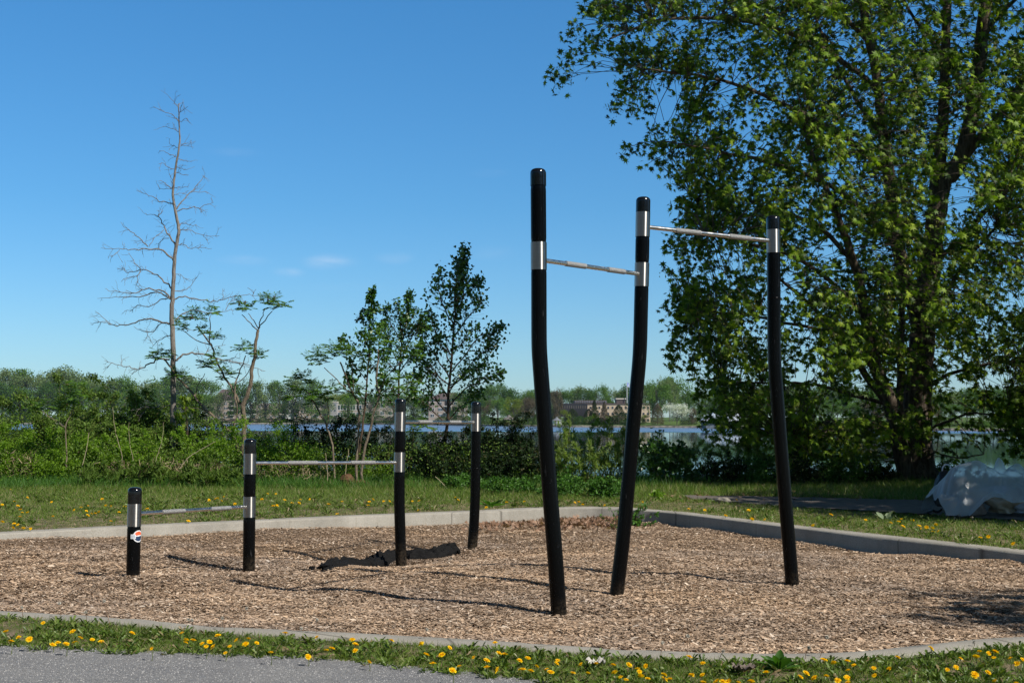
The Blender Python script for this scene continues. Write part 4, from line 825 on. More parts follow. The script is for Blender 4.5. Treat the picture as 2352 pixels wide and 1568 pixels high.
# stump and stones
def lump(name, c, sx, sy, sz, mat, label=None, cat=None, seed=0, parent=None, rough=.22, sub=4, flat=.0, group=None):
    bm = bmesh.new(); bmesh.ops.create_icosphere(bm, subdivisions=sub, radius=1.0)
    for v in bm.verts:
        n_ = noise.noise(v.co * 1.4 + Vector((seed * 7.1, 0, 0))) * rough * 1.6 + noise.noise(v.co * 3.7 + Vector((0, seed * 3.3, 0))) * rough * .6
        v.co = v.co * (1 + n_)
        if v.co.z < -.55: v.co.z = -.55
        v.co = Vector((v.co.x * sx, v.co.y * sy, v.co.z * sz))
    o = from_bm(name, bm, mat, smooth=True); o.location = c; return tag(o, label, cat, group)
STUMPM = bark('stump_wood', (.05, .026, .016), (.16, .09, .05), (12, 12, 30))
c = at(797, 1108, 25.2); c.z = .10
bm = bmesh.new(); N = 28; rings = []
for z, r in ((-.05, .19), (.04, .16), (.11, .14), (.17, .135), (.21, .12), (.26, .08), (.275, .03)):
    rings.append([bm.verts.new((math.cos(2 * math.pi * k / N) * r * (1 + .16 * noise.noise(Vector((k * .9, z * 9, 1)))) , math.sin(2 * math.pi * k / N) * r * (1 + .12 * noise.noise(Vector((k * .7, z * 5, 4)))), z + (.03 * noise.noise(Vector((k * 1.1, 3, z)))))) for k in range(N)])
for a, b in zip(rings[:-1], rings[1:]):
    for k in range(N): bm.faces.new((a[k], a[(k + 1) % N], b[(k + 1) % N], b[k]))
bm.faces.new(rings[-1])
st_root = empty('tree_stump', c, 'reddish-brown chewed tree stump at the foot of the middle sumacs', 'stump')
o = from_bm('stump_body', bm, STUMPM); o.parent = st_root
q = smooth_path([Vector((.12, -.02, .05)), Vector((.28, -.03, .12)), Vector((.42, -.05, .06)), Vector((.62, -.08, .0))], 4, .01)
o = mesh_np('surface_root', *tube(q, np.linspace(.06, .025, len(q)), 8), STUMPM, smooth=True); o.parent = st_root
STONE = plain('grey_stone', (.26, .23, .19), .9, var=.3, scale=14, bump=.5, bscale=40)
lump('stone', tuple(gp(1385 + 275, 1149, .16)), .12, .09, .05, STONE, 'flat pale stone half sunk at the lawn edge behind the middle tall post', 'stone', 3)
lump('stone', tuple(gp(35, 1108, .14)), .16, .1, .09, STONE, 'pale stone in the grass at the far left', 'stone', 5)

# ------------------------------------------------------------------ the big maple
DM = 27.0
cM = lambda pts: cv(3100, 1100, 1.568, pts); cT = lambda pts: cv(2200, 0, 1.2062, pts)
mb = at(2108, 1105, DM); mb.z = .02
maple = empty('maple_tree', mb, 'huge spreading maple with several dark trunks on the lake bank at the right', 'tree')
def limb(pts, w0, w1, dy0=0.0, dy1=0.0, sub=4):
    n = len(pts); q = smooth_path([at(x, y, DM + dy0 + (dy1 - dy0) * i / (n - 1)) for i, (x, y) in enumerate(pts)], sub, .012)
    return q, np.linspace(w0, w1, len(q)) * DM / F_PX / 2
LIMBS = [
 limb([(2118, 1125), (2112, 1080), (2106, 1000), (2110, 900), (2118, 800), (2128, 700), (2136, 620), (2142, 560)], 74, 46, 0, 0),
 limb([(2142, 570), (2150, 500), (2165, 420), (2200, 380), (2225, 300), (2240, 200), (2255, 90), (2270, -40), (2285, -200)], 46, 24, 0, -.4),
 limb([(2150, 500), (2150, 430), (2160, 340), (2168, 240), (2170, 130), (2178, 0), (2190, -180)], 34, 16, 0, .5),
 limb([(2175, 400), (2240, 330), (2300, 260), (2352, 180), (2420, 60)], 26, 12, 0, -.8),
 limb([(2115, 760), (2085, 660), (2062, 560), (2050, 460), (2040, 400), (2030, 320), (2020, 220), (1998, 100), (1975, -40), (1960, -180)], 34, 16, -.2, -1.2),
 limb([(2085, 1110), (2062, 1000), (2050, 940), (2015, 850), (1995, 770), (1985, 700), (1960, 600), (1925, 500), (1880, 400), (1850, 300)], 40, 8, -.3, -2.0),
 limb([(2080, 1100), (2075, 1000), (2070, 900), (2068, 800), (2072, 700), (2060, 560)], 30, 10, .3, 1.5),
 limb([(2040, 930), (1975, 840), (1940, 790), (1900, 740), (1850, 690), (1790, 640)], 18, 6, -.6, -1.5),
 limb([(2098, 960), (2112, 850), (2135, 760), (2170, 680), (2220, 600), (2290, 520)], 16, 6, .2, -1.2),
 limb([(2062, 560), (2000, 500), (1930, 440), (1850, 400), (1760, 370), (1660, 350), (1570, 330)], 14, 4, -.5, -2.2),
 limb([(2040, 400), (1960, 330), (1880, 280), (1780, 230), (1680, 190), (1580, 170), (1480, 160)], 14, 4, -.6, -2.0),
 limb([(2010, 200), (1920, 130), (1820, 80), (1720, 50), (1600, 40), (1500, 50), (1400, 90)], 14, 4, -.8, -2.6),
 limb([(1985, 720), (1900, 640), (1820, 590), (1720, 560), (1620, 540)], 12, 4, -.8, -2.0),
 limb([(1960, 600), (1880, 520), (1780, 480), (1680, 450), (1590, 450)], 12, 4, -.8, 1.0),
 limb([(2000, 800), (1900, 760), (1800, 740), (1700, 720), (1600, 720)], 10, 3.5, -.4, -1.0),
 limb([(2040, 930), (1940, 900), (1850, 880), (1750, 880), (1660, 880)], 10, 3.5, -.4, .8),
 limb([(2070, 1000), (1990, 980), (1900, 990), (1820, 1010)], 8, 3, -.4, -1.6),
 limb([(2110, 900), (2180, 860), (2250, 840), (2330, 830), (2400, 840)], 10, 4, 0, -1.4),
 limb([(2106, 1000), (2170, 970), (2240, 950), (2320, 960)], 8, 3, 0, -1.6),
 limb([(2112, 1060), (2150, 1040), (2200, 1050), (2260, 1042)], 5, 2.5, -.2, -1.8),
 limb([(2142, 600), (2200, 560), (2270, 480), (2340, 420), (2420, 400)], 14, 5, 0, 1.6),
 limb([(1998, 100), (1900, 0), (1800, -80), (1680, -140)], 12, 4, -1, -2), limb([(2255, 90), (2330, 0), (2440, -90)], 12, 5, -.4, -1.4),
 limb([(2170, 130), (2100, 40), (2040, -60)], 10, 5, .5, 1.8), limb([(2030, 320), (1950, 200), (1880, 60), (1850, -80)], 12, 5, -1, 1.4)]
parts = [tube(q, r, 12 if r[0] > .1 else 7) for q, r in LIMBS]
# buttressed foot
foot_r = []
for a in range(6):
    an = a / 6 * 2 * math.pi + .4; q = smooth_path([Vector((mb.x, DM, .75)), Vector((mb.x + math.cos(an) * .26, DM + math.sin(an) * .26, .32)), Vector((mb.x + math.cos(an) * .62, DM + math.sin(an) * .6, .06)), Vector((mb.x + math.cos(an) * .9, DM + math.sin(an) * .85, -.08))], 4, .01)
    foot_r.append(tube(q, np.linspace(.24, .05, len(q)), 9))
child('trunk', *join(parts[:8] + foot_r), MBARK, maple, True)
CROWN = [(1395, -220), (1330, 20), (1275, 150), (1272, 195), (1310, 175), (1390, 110), (1420, 160), (1400, 245), (1460, 280), (1500, 240), (1495, 190), (1545, 215), (1530, 270), (1510, 300), (1430, 340), (1470, 370), (1560, 420), (1580, 445), (1510, 445), (1560, 490), (1575, 520), (1500, 530), (1530, 570), (1520, 620), (1560, 650), (1515, 715), (1560, 770), (1495, 765), (1550, 790), (1545, 830),
         (1600, 850), (1560, 870), (1620, 930), (1640, 990), (1700, 1015), (1740, 1060), (1850, 1085), (1960, 1095), (2060, 1100), (2090, 1060), (2110, 1090), (2150, 1050), (2160, 1000), (2180, 1070), (2240, 1072), (2300, 1050), (2290, 960), (2420, 940), (2700, 800), (2800, 300), (2700, -300), (2200, -500), (1700, -450)]
LP = np.concatenate([np.array([tuple(v) for v in q]) for q, r in LIMBS[1:]]); LR = np.concatenate([r for q, r in LIMBS[1:]])
TRUNK_PX = [[(2118, 1125), (2106, 1000), (2118, 800), (2142, 560), (2165, 420), (2225, 300), (2255, 90), (2270, -40)], [(2150, 500), (2160, 340), (2170, 130), (2178, 0)], [(2115, 760), (2062, 560), (2040, 400), (2020, 220), (1998, 100), (1975, -40)], [(2062, 1000), (2015, 850), (1985, 700), (1925, 500)]]
def crown_points(n):
    out = []
    while len(out) < n:
        x = rng.uniform(1260, 2760, 4000); y = rng.uniform(-430, 1105, 4000); k = in_poly(x, y, CROWN)
        dens = vnoise(x, y, 62, 21) * .6 + vnoise(x, y, 25, 22) * .4
        edge = dist_line(x, y, CROWN, True)
        keep = k & (rng.random(4000) < np.where(dens > .49, 1.0, .10 + dens * .45) * np.where(y > 640, .8, .7) * np.clip(edge / 90 + .38, 0, 1))
        keep &= ~((x > 2140) & (x < 2330) & (y > 860) & (y < 1050) & (rng.random(4000) < .78))
        keep &= ~((x > 1560) & (x < 1900) & (y > 820) & (y < 960) & (rng.random(4000) < .35))
        tdist = np.min([dist_line(x, y, l) for l in TRUNK_PX], axis=0)
        for a, b, e, td in zip(x[keep], y[keep], edge[keep], tdist[keep]):
            th = min(1.0, e / 260) ** .6 * 3.6 + .5
            u = random.uniform(-1, 1)
            if td < 34 and u < .15 and random.random() < .5: continue
            out.append(at(a, b, DM - .3 + u * th - .4 * (a > 2100)))
            if len(out) >= n: break
    return out
twigs = []; lvs = []; keys = []
tips = crown_points(6000)
for tp in tips:
    v = np.array(tuple(tp)); dd = ((LP - v) ** 2).sum(1) + (LP[:, 2] > v[2] + .6) * 0.5; i = int(dd.argmin()); a = Vector(LP[i]); dist = math.sqrt(((LP[i] - v) ** 2).sum())
    if dist > 1.9: a = tp.lerp(a, 1.9 / dist)
    mid = a.lerp(tp, .55) + Vector((random.gauss(0, .08), random.gauss(0, .08), random.uniform(.0, .22)))
    q = smooth_path([a, mid, tp, tp + (tp - mid).normalized() * .12 + Vector((0, 0, -.10))], 3, .01)
    if dist > .3: twigs.append(tube(q, np.linspace(.011 if dist < 1.9 else .008, .0025, len(q)), 3))
    nl = random.randint(9, 18); L = len(q)
    for _ in range(nl):
        u = random.random() ** .55 * (L - 1); k = min(L - 2, int(u)); b = q[k].lerp(q[k + 1], u - k) + Vector((random.gauss(0, .085), random.gauss(0, .085), random.gauss(-.03, .075)))
        lvs.append((b, Vector((random.gauss(0, .8), random.gauss(0, .8), random.gauss(-.75, .35))), random.uniform(.075, .145)))
    if random.random() < .42:
        for _ in range(random.randint(10, 26)):
            keys.append((tp + Vector((random.gauss(0, .07), random.gauss(0, .07), random.gauss(-.05, .06))), Vector((random.gauss(0, .5), random.gauss(0, .5), -1)), random.uniform(.035, .06)))
child('limbs', *join(parts[8:] + twigs), MBARK, maple, True)
child('foliage', *build_leaves(lvs, MAPLE, (.2, -.5, .8)), L_MAPLE, maple)
child('seed_keys', *build_leaves(keys, OVAL), L_KEYS, maple)

# neighbours that stand just outside the picture and shade the path and the maple's foot
def side_tree(x, y, h0, h1, rad, label, n=1500, cut=.395):
    root = empty('shade_tree', (x, y, .05), label, 'tree')
    st = [tube(smooth_path([Vector((x, y, -.1)), Vector((x + .1, y, h0)), Vector((x - .1, y + .1, h1 * .8))], 5, .03), np.linspace(.24, .05, 11), 10)]; lv = []; cz = (h0 + h1) / 2
    for _ in range(n):
        d = Vector((random.gauss(0, 1), random.gauss(0, 1), random.gauss(0, 1))).normalized() * random.random() ** .4
        tp = Vector((x + d.x * rad, y + d.y * rad, cz + d.z * (h1 - h0) / 2))
        if tp.x < tp.y * cut + (.25 if cut > .39 else .05 + .25 * abs(tp.z - 1.6)): continue
        a = Vector((x, y, max(h0 * .8, tp.z - 1.2))); a = tp.lerp(a, min(1, 1.4 / max(.1, (a - tp).length))); q = [a, a.lerp(tp, .5) + Vector((0, 0, .1)), tp]; st.append(tube(q, [.012, .008, .003], 3))
        for _k in range(random.randint(12, 20)): lv.append((tp + Vector((random.gauss(0, .16), random.gauss(0, .16), random.gauss(0, .13))), Vector((random.gauss(0, .8), random.gauss(0, .8), random.gauss(-.7, .4))), random.uniform(.09, .16)))
    for k in range(9):
        a = k / 9 * 6.28; e = Vector((x + math.cos(a) * rad * .6, y + math.sin(a) * rad * .6, cz + random.uniform(-.5, 1.4))); st.append(tube(smooth_path([Vector((x, y, h0 * .9 + .2 * k)), Vector((x, y, h0 + .2 * k)).lerp(e, .5) + Vector((0, 0, .3)), e], 3), np.linspace(.09, .02, 7), 6))
    child('trunk', *join(st), MBARK, root, True); child('foliage', *build_leaves(lv, MAPLE, (.2, -.5, .8)), L_MAPLE, root)
side_tree(12.1, 17.6, 3.0, 7.0, 4.7, 'shade tree beyond the right edge whose shadow covers the paved path', 1700)
side_tree(12.0, 24.4, .3, 2.7, 3.0, 'dark leafy tree hanging in at the right edge behind the plastic sheeting', 900, .371)
side_tree(13.2, 15.6, 2.8, 7.8, 3.9, 'second shade tree just beyond the right edge, nearer than the first', 1300)
side_tree(10.0, 5.3, 3.8, 7.6, 2.0, 'tree beside the camera that throws the dappled shadow on the near right chips', 260)

# ------------------------------------------------------------------ lawns
def blades(X, Y, L, wid, Z=None, lean=.45):
    n = len(X); Z = ground_h(X, Y) if Z is None else Z
    P = np.stack([X, Y, Z - .004], 1); D = rng.normal(size=(n, 3)) * lean; D[:, 2] = 1
    tv = [(-.5, 0, 0), (.5, 0, 0), (.32, .55, .06), (0, 1, .24), (-.32, .55, .06)]
    S3 = np.stack([wid, L, L], 1); return scatter(tv, [(0, 1, 2), (0, 2, 4), (4, 2, 3)], P, dir_rot(D), S3)
def lawn_mask(X, Y):
    return ~in_poly(X, Y, BED2) & (dist_line(X, Y, BED2, True) > .20)
NEARC = np.array([(p.x, p.y) for p in near_edge])
def near_mask(X, Y):
    yk = np.interp(X, NEARC[:, 0], NEARC[:, 1]); dp = dist_line(X, Y, PATH, True); ip = in_poly(X, Y, PATH)
    return (Y < yk - .205) & ((~ip) | (dp < .10 * vnoise(X, Y, .3, 12) + .03))
# near strip
def near_mask2(X, Y): return near_mask(X, Y + .05)
n = 300000; X = rng.uniform(-4.6, 4.4, n); Y = rng.uniform(5.0, 9.6, n); k = near_mask(X, Y) & (np.abs(X) < Y * .41 + .3); X, Y = X[k], Y[k]
bare = vnoise(X, Y, .5, 31); k = rng.random(len(X)) < np.clip((bare - .12) * 3, .12, 1); X, Y = X[k], Y[k]; n = len(X)
V, F = blades(X, Y, rng.uniform(.02, .055, n), rng.uniform(.002, .0045, n), lean=.8)
tag(mesh_np('front_grass', V, F, L_FGRASS), 'short rough grass between the front kerb and the gravel path', 'grass', kind='stuff')
DLEAF = ([(0, 0, 0), (.05, .12, .01), (.03, .18, .01), (.10, .30, .03), (.05, .38, .03), (.14, .54, .05), (.07, .62, .04), (.13, .82, .02), (0, 1, -.06), (-.13, .82, .02), (-.07, .62, .04), (-.14, .54, .05), (-.05, .38, .03), (-.10, .30, .03), (-.03, .18, .01), (-.05, .12, .01), (0, .5, -.01)],
         [(i, (i + 1) % 16, 16) for i in range(16)])
L_DAND = leaf_mat('dandelion_leaf', [(0, (.05, .09, .012)), (.5, (.095, .155, .022)), (.85, (.15, .21, .04)), (.94, (.18, .20, .07)), (1, (.28, .19, .11))], .30, .42, .4)
def rosettes(n, xr, yr, mask, s0, s1, seed, thr=.25):
    X = rng.uniform(*xr, n); Y = rng.uniform(*yr, n); k = mask(X, Y) & (np.abs(X) < Y * .41 + .3) & (vnoise(X, Y, .6, seed) > thr); X, Y = X[k], Y[k]; P, D, S_ = [], [], []
    Z = ground_h(X, Y)
    for x, y, z in zip(X, Y, Z):
        m_ = rng.integers(6, 13); a = rng.random() * 6.28 + np.arange(m_) * 2.4; el = rng.uniform(.10, .95, m_)
        P.append(np.tile((x, y, z), (m_, 1))); D.append(np.stack([np.cos(a) * np.cos(el), np.sin(a) * np.cos(el), np.sin(el)], 1)); S_.append(rng.uniform(s0, s1, m_))
    P = np.concatenate(P); D = np.concatenate(D); S_ = np.concatenate(S_); return scatter(DLEAF[0], DLEAF[1], P, dir_rot(D, (0, 0, 1)), S_)
V, F = rosettes(5600, (-4.6, 4.4), (5.0, 9.6), near_mask2, .03, .075, 33, .25)
tag(mesh_np('dandelion_leaves', V, F, L_DAND), 'jagged dandelion and plantain leaves filling the front strip', 'weeds', kind='stuff')
# back and right lawns
def back_mask(X, Y): return lawn_mask(X, Y) & ~in_poly(X, Y, PAVE) & (Y > 12.0)
n = 700000; X = rng.uniform(-13.5, 12.5, n); Y = 12.2 + (28.2 - 12.2) * rng.random(n) ** 1.0; k = back_mask(X, Y) & (np.abs(X) < Y * .44 + 1.0); X, Y = X[k], Y[k]
dk = dist_line(X, Y, [(p.x, p.y) for p in line_l], False); wear = vnoise(X, Y, .9, 41) * .6 + vnoise(X, Y, .3, 42) * .4
tall = np.clip((Y - 20.5 - (X * -.15)) / 3.5, 0, 1); p_ = np.where(dk < 1.9, .03 + wear * .42, .30 + wear * .8)
p_ = np.where((X > 2) & (Y < 19), .30 + wear * .7, p_); k = rng.random(len(X)) < p_; X, Y, tall = X[k], Y[k], tall[k]; n = len(X)
V, F = blades(X, Y, rng.uniform(.03, .075, n) * (1 + tall * 1.6), rng.uniform(.004, .008, n) * (1 + .4 * tall), lean=.6)
tag(mesh_np('back_grass', V, F, L_FGRASS), 'mown grass behind the bed, taller towards the bank', 'grass', kind='stuff')
V, F = rosettes(4200, (-9, 7.5), (12.4, 26), back_mask, .04, .11, 43, .46)
tag(mesh_np('lawn_weeds', V, F, L_DAND), 'broad-leaved weeds scattered through the back lawn', 'weeds', kind='stuff')
n = 60000; X = rng.uniform(-9, 8, n); Y = rng.uniform(12.2, 22, n); k = back_mask(X, Y) & (np.abs(X) < Y * .41 + .4); X, Y = X[k], Y[k]
dk = dist_line(X, Y, [(p.x, p.y) for p in line_l + line_r], False); k = rng.random(len(X)) < np.exp(-dk / .9) + .12; X, Y = X[k], Y[k]; n = len(X)
a = rng.random(n) * 6.28; D = np.stack([np.cos(a), np.sin(a), rng.uniform(-.05, .35, n)], 1)
V, F = scatter([(-.5, 0, 0), (.5, 0, 0), (.3, 1, 0), (-.3, 1, 0)], [(0, 1, 2, 3)], np.stack([X, Y, ground_h(X, Y) + .012], 1), dir_rot(D, (0, 0, 1)), np.stack([rng.uniform(.003, .007, n), rng.uniform(.03, .09, n), np.ones(n)], 1))
tag(mesh_np('dry_clippings', V, F, L_STRAW), 'dry straw and clippings on the worn turf beside the kerb', 'dry grass', kind='stuff')
# bank: taller grass at the thicket's foot and a floor of leaves inside it
n = 90000; X = rng.uniform(-12, 9, n); Y = rng.uniform(24.2, 30.5, n); k = (vnoise(X, Y, 1.1, 51) > .25) & ((X < .9) | (rng.random(n) < .35)) & ~((X > 3.2) & (Y < 26)); X, Y = X[k], Y[k]; n = len(X)
V, F = blades(X, Y, rng.uniform(.12, .34, n), rng.uniform(.007, .013, n), lean=.5)
tag(mesh_np('bank_grass', V, F, L_LOW), 'rank tall grass along the foot of the bank thicket', 'grass', kind='stuff')
n = 60000; X = rng.uniform(-12.5, 1.2, n); Y = rng.uniform(25.5, 31.5, n); Z = ground_h(X, Y) + rng.random(n) ** 1.4 * (.55 + .5 * vnoise(X, Y, 1.5, 52)) * np.where(X > .4, .45, 1.0)
V, F = scatter(OVAL[0], OVAL[1], np.stack([X, Y, Z], 1), rand_rot(n, .4), rng.uniform(.035, .07, n))
tag(mesh_np('undergrowth', V, F, L_OLIVE), 'low tangled undergrowth filling the bank between the shrubs', 'undergrowth', kind='stuff')

# leaf litter in the far corner of the bed and along the maple
L_DEAD = leaf_mat('dead_leaf', [(0, (.14, .075, .045)), (.5, (.26, .155, .10)), (1, (.42, .28, .20))], .15, .7, .2)
P = []
for x0, x1, y0, y1, m_ in ((1240, 1430, 1188, 1208, 900), (1095, 1250, 1198, 1212, 260), (1060, 1440, 1200, 1226, 160)):
    for _ in range(m_): q = gp(random.uniform(x0, x1), random.uniform(y0, y1), -.04); P.append((q.x, q.y, float(bed_h(np.array([q.x]), np.array([q.y]))[0]) + random.uniform(.003, .04 if m_ == 900 else .03)))
P = np.array(P); P = P[in_poly(P[:, 0], P[:, 1], BED2) & (dist_line(P[:, 0], P[:, 1], BED2, True) > .05)]; V, F = scatter(MAPLE[0], MAPLE[1], P, rand_rot(len(P), .8), rng.uniform(.035, .075, len(P)))
tag(mesh_np('dead_leaves', V, F, L_DEAD), 'drift of curled brown dead leaves in the far corner of the bed', 'dead leaves', kind='stuff')
n = 5200; X = rng.uniform(2.5, 11, n); Y = rng.uniform(21, 28.5, n); k = ~in_poly(X, Y, PAVE) | (rng.random(n) < .1); X, Y = X[k], Y[k]
V, F = scatter(MAPLE[0], MAPLE[1], np.stack([X, Y, np.maximum(ground_h(X, Y), .1) + .02], 1), rand_rot(len(X), 2), rng.uniform(.04, .08, len(X)))
tag(mesh_np('leaf_litter', V, F, L_DEAD), 'brown leaf litter in the shade under the maple', 'dead leaves', kind='stuff')
# weeds growing at the kerb corner
shrub('kerb_weed', 1448, 1475, 1158, 1203, 18.3, L_LOW, OVAL, .06, 420, 'leafy weed growing up the inside corner of the kerb', cat='weed', depth=.12, lobes=5)
shrub('kerb_weed', 1400, 1428, 1183, 1203, 17.6, L_LOW, OVAL, .05, 150, 'small green weed among the dead leaves beside the middle tall post', cat='weed', depth=.12, lobes=4)
shrub('kerb_weed', 1500, 1522, 1128, 1152, 21.5, L_BRIGHT, OVAL, .06, 260, 'bright tuft of weed on the lawn edge by the pale stone', cat='weed', depth=.2, lobes=5)

# ------------------------------------------------------------------ dandelions
PETAL = leaf_mat('dandelion_petal', [(0, (.80, .42, .0)), (.5, (.90, .58, .005)), (1, (.95, .70, .01))], .25, .6, .2)
STEMG = plain('flower_stem', (.10, .13, .04), .7, var=.3, spec=.2); STEMR = plain('seed_stem', (.22, .13, .08), .7, var=.3, spec=.2)
FLUFF = plain('seed_fluff', (.50, .47, .41), .95, var=.2, spec=.05)
def head_mesh(R=.019):
    parts = []
    for ring, (n, el, L) in enumerate(((16, .10, 1.0), (15, .45, .85), (12, .85, .62), (7, 1.25, .4))):
        a = np.arange(n) / n * 2 * math.pi + ring * .2; D = np.stack([np.cos(a) * math.cos(el), np.sin(a) * math.cos(el), np.full(n, math.sin(el))], 1)
        parts.append(scatter([(-.11, 0, 0), (.11, 0, 0), (.13, .9, .02), (0, 1, .02), (-.13, .9, .02)], [(0, 1, 2, 2), (0, 2, 4, 4)][:0] or [(0, 1, 2, 4)], np.zeros((n, 3)), dir_rot(D, (0, 0, 1)), np.full(n, R * L)))
    parts.append((np.array([[math.cos(k / 8 * 6.283) * R * .35, math.sin(k / 8 * 6.283) * R * .35, -.004] for k in range(8)]), np.array([[0, 1, 2, 3], [0, 3, 4, 7], [4, 5, 6, 7]])))
    return join(parts)
HM = []
for k in range(3):
    V, F = head_mesh(); V = V + rng.normal(size=V.shape) * .0007; me = bpy.data.meshes.new('flower_head')
    me.from_pydata([tuple(v) for v in V], [], [tuple(f) for f in F]); me.materials.append(PETAL); HM.append(me)
def stem_me(h, r, mat):
    V, F = tube([Vector((0, 0, -h)), Vector((.006, 0, -h * .5)), Vector((0, 0, 0))], [r, r, r * .8], 5); me = bpy.data.meshes.new('stem'); me.from_pydata([tuple(v) for v in V], [], [tuple(f) for f in F]); me.materials.append(mat); return me
SM = [stem_me(.05, .0022, STEMG), stem_me(.09, .0022, STEMG)]
def dandelion(p, label, group, sc=1.0, face=None):
    g = float(ground_h(np.array([p.x]), np.array([p.y]))[0]); h = max(.02, p.z - g)
    o = bpy.data.objects.new('dandelion', None); C.objects.link(o); o.location = (p.x, p.y, g); tag(o, label, 'flower', group)
    a = bpy.data.objects.new('flower_head', random.choice(HM)); C.objects.link(a); a.parent = o; a.location = (0, 0, h); a.scale = (sc,) * 3
    a.rotation_euler = (random.gauss(.35, .3), random.gauss(0, .3), random.uniform(0, 6.28))
    b = bpy.data.objects.new('stem', SM[0 if h < .055 else 1]); C.objects.link(b); b.parent = o; b.location = (0, 0, h - .002); b.scale = (1, 1, h / (.05 if h < .055 else .09))
NEAR_F = cv(0, 2000, 1.68, [(290,818),(40,876),(125,915),(197,928),(75,940),(390,950),(445,960),(505,952),(540,918),(490,876),(620,930),(680,945),(888,886),(1020,988),(1222,886),(1250,932),(1248,950),(1297,934),(1358,957),(1408,945),(1385,975),(1432,978),(1464,903),(1545,975),(1588,935),(1670,922),(1650,960),(1725,953),(1820,1016),(1918,886),(2130,912),(2195,1000),(2230,990),(2070,1045),(1515,1020),(355,965)]) \
 + cv(1400, 2000, 1.68, [(15,930),(38,962),(35,1003),(278,936),(480,958),(512,1030),(618,1032),(670,985),(735,1108),(690,1138),(830,1050),(918,1070),(920,1115),(975,950),(1000,1022),(1040,1028),(990,1135),(1140,1070),(1195,1055),(1255,1110),(1158,1132),(1215,1140),(1320,1130),(1350,1150),(1395,1070),(1388,1090),(1550,1098),(1498,1155),(1600,1155),(1652,1090),(1770,1100),(1780,1150),(1818,1180),(1875,1100),(1855,1200),(1930,1125),(1945,1145),(1955,1175),(2000,1192),(1987,1108),(2110,1165),(2110,1195),(2150,1195),(2295,1170),(2278,1045),(558,1090),(128,1080)]) \
 + cv(2700, 2000, 1.685, [(187,1092),(112,1170),(185,1170),(190,1220),(280,1215),(320,1215),(358,1215),(430,1225),(512,1215),(615,1152),(845,1185),(885,1160),(940,1190),(1003,1070),(1022,1178),(1070,1088),(1162,1078),(1168,1138),(1160,1190),(1165,1222),(1095,1208),(1205,1105),(1340,1125),(1345,1175),(1443,1130),(1500,1052),(1725,990),(1835,1135),(1895,1120),(1925,1060),(2030,1048),(2053,1012),(2115,1025),(2160,1015),(2148,1055),(2260,1058),(2305,1095),(2110,1155),(2020,1170),(2155,1210),(2300,1225),(2345,1070)])
for x, y in NEAR_F:
    big = random.random(); dandelion(gp(x, y + 2, .105 + random.uniform(.035, .085)), 'yellow dandelion in bloom in the front strip between kerb and gravel path', 'dandelions in the front strip', .75 + .5 * big)
BACK_L = [c for c in cv(0, 2000, 1.68, [(98,8),(15,30),(120,38),(137,63),(150,82),(185,82),(135,110),(17,145),(95,158),(120,165),(87,185),(158,188),(205,192),(347,12),(355,108),(498,65),(545,48),(590,38),(580,72),(615,90),(640,88),(665,78),(590,102),(710,36),(745,42),(800,80),(838,42),(745,140),(990,58),(1578,25),(1835,38),(1862,36),(1267,140),(2010,18),(2208,25),(2265,92),(1490,5),(1405,3)])] \
 + z1([(85,1290),(215,1350),(800,1363),(1547,1355),(1640,1370),(1688,1362),(1706,1357),(1755,1345),(2053,1365),(2100,1322)]) \
 + z2([(138,1322),(203,1322),(93,1365),(183,1416),(213,1413),(272,1370),(395,1367),(387,1395),(330,1393),(463,1362),(615,1403),(723,1382),(935,1385),(965,1365),(927,1411),(1048,1380),(1095,1380),(1272,1380),(1325,1376),(1608,1350),(1632,1370),(2012,1388),(1852,1428),(1320,1450)]) \
 + z3([(587,1390),(617,1385),(648,1405),(820,1412),(190,1383),(52,1387)])
BACK_R = z3([(1120,1390),(1855,1367),(1768,1493),(1975,1520),(1605,1450),(1950,1450),(1480,1440)]) + cv(2700, 2000, 1.685, [(202,65),(342,103),(518,128),(1052,98),(1285,133),(1455,153),(1525,128),(1510,146),(1537,177),(1603,138),(1645,173),(1655,195),(1695,183),(1735,187),(1740,212),(1775,210),(1760,165),(2057,252),(2112,245),(2280,293),(605,130),(495,70),(930,170)])
for x, y in BACK_L: dandelion(gp(x, y, .15), 'small yellow dandelion on the back lawn behind the sunlit kerb', 'dandelions on the back lawn', random.uniform(1.2, 1.7))
for x, y in BACK_R: dandelion(gp(x, y, .15), 'yellow dandelion on the right-hand lawn between kerb and paved path', 'dandelions on the right-hand lawn', random.uniform(1.3, 1.9))
# seed heads on long stems
def seed_head(top, foot_, label, group):
    z0 = .10; b = gp(foot_[0], foot_[1], z0); t_ = at(top[0], top[1], b.y + random.uniform(-.05, .02))
    o = empty('seed_head', b, label, 'seed head', group); q = smooth_path([b, b.lerp(t_, .5) + Vector((random.uniform(-.012, .012), 0, 0)), t_], 4); child('stem', *tube(q, .0017, 5), STEMR, o, True)
    n = 90; D = rng.normal(size=(n, 3)); D /= np.linalg.norm(D, axis=1)[:, None]
    child('seed_tuft', *scatter([(-.07, 0, 0), (.07, 0, 0), (.16, 1, 0), (-.16, 1, 0)], [(0, 1, 2, 3)], np.tile(tuple(t_), (n, 1)), dir_rot(D), np.full(n, .0105)), FLUFF, o)
for (a, b) in zip(cv(0, 2000, 1.68, [(147,718),(400,690),(700,675),(1268,800),(1290,805),(1495,790),(1657,725),(2130,800),(2025,860),(575,750)]), cv(0, 2000, 1.68, [(155,800),(405,800),(745,860),(1240,870),(1310,880),(1500,890),(1640,880),(2120,915),(2030,900),(590,850)])):
    seed_head(a, b, 'spent dandelion clock on a thin stem before the left half of the front kerb', 'spent dandelions, front left')
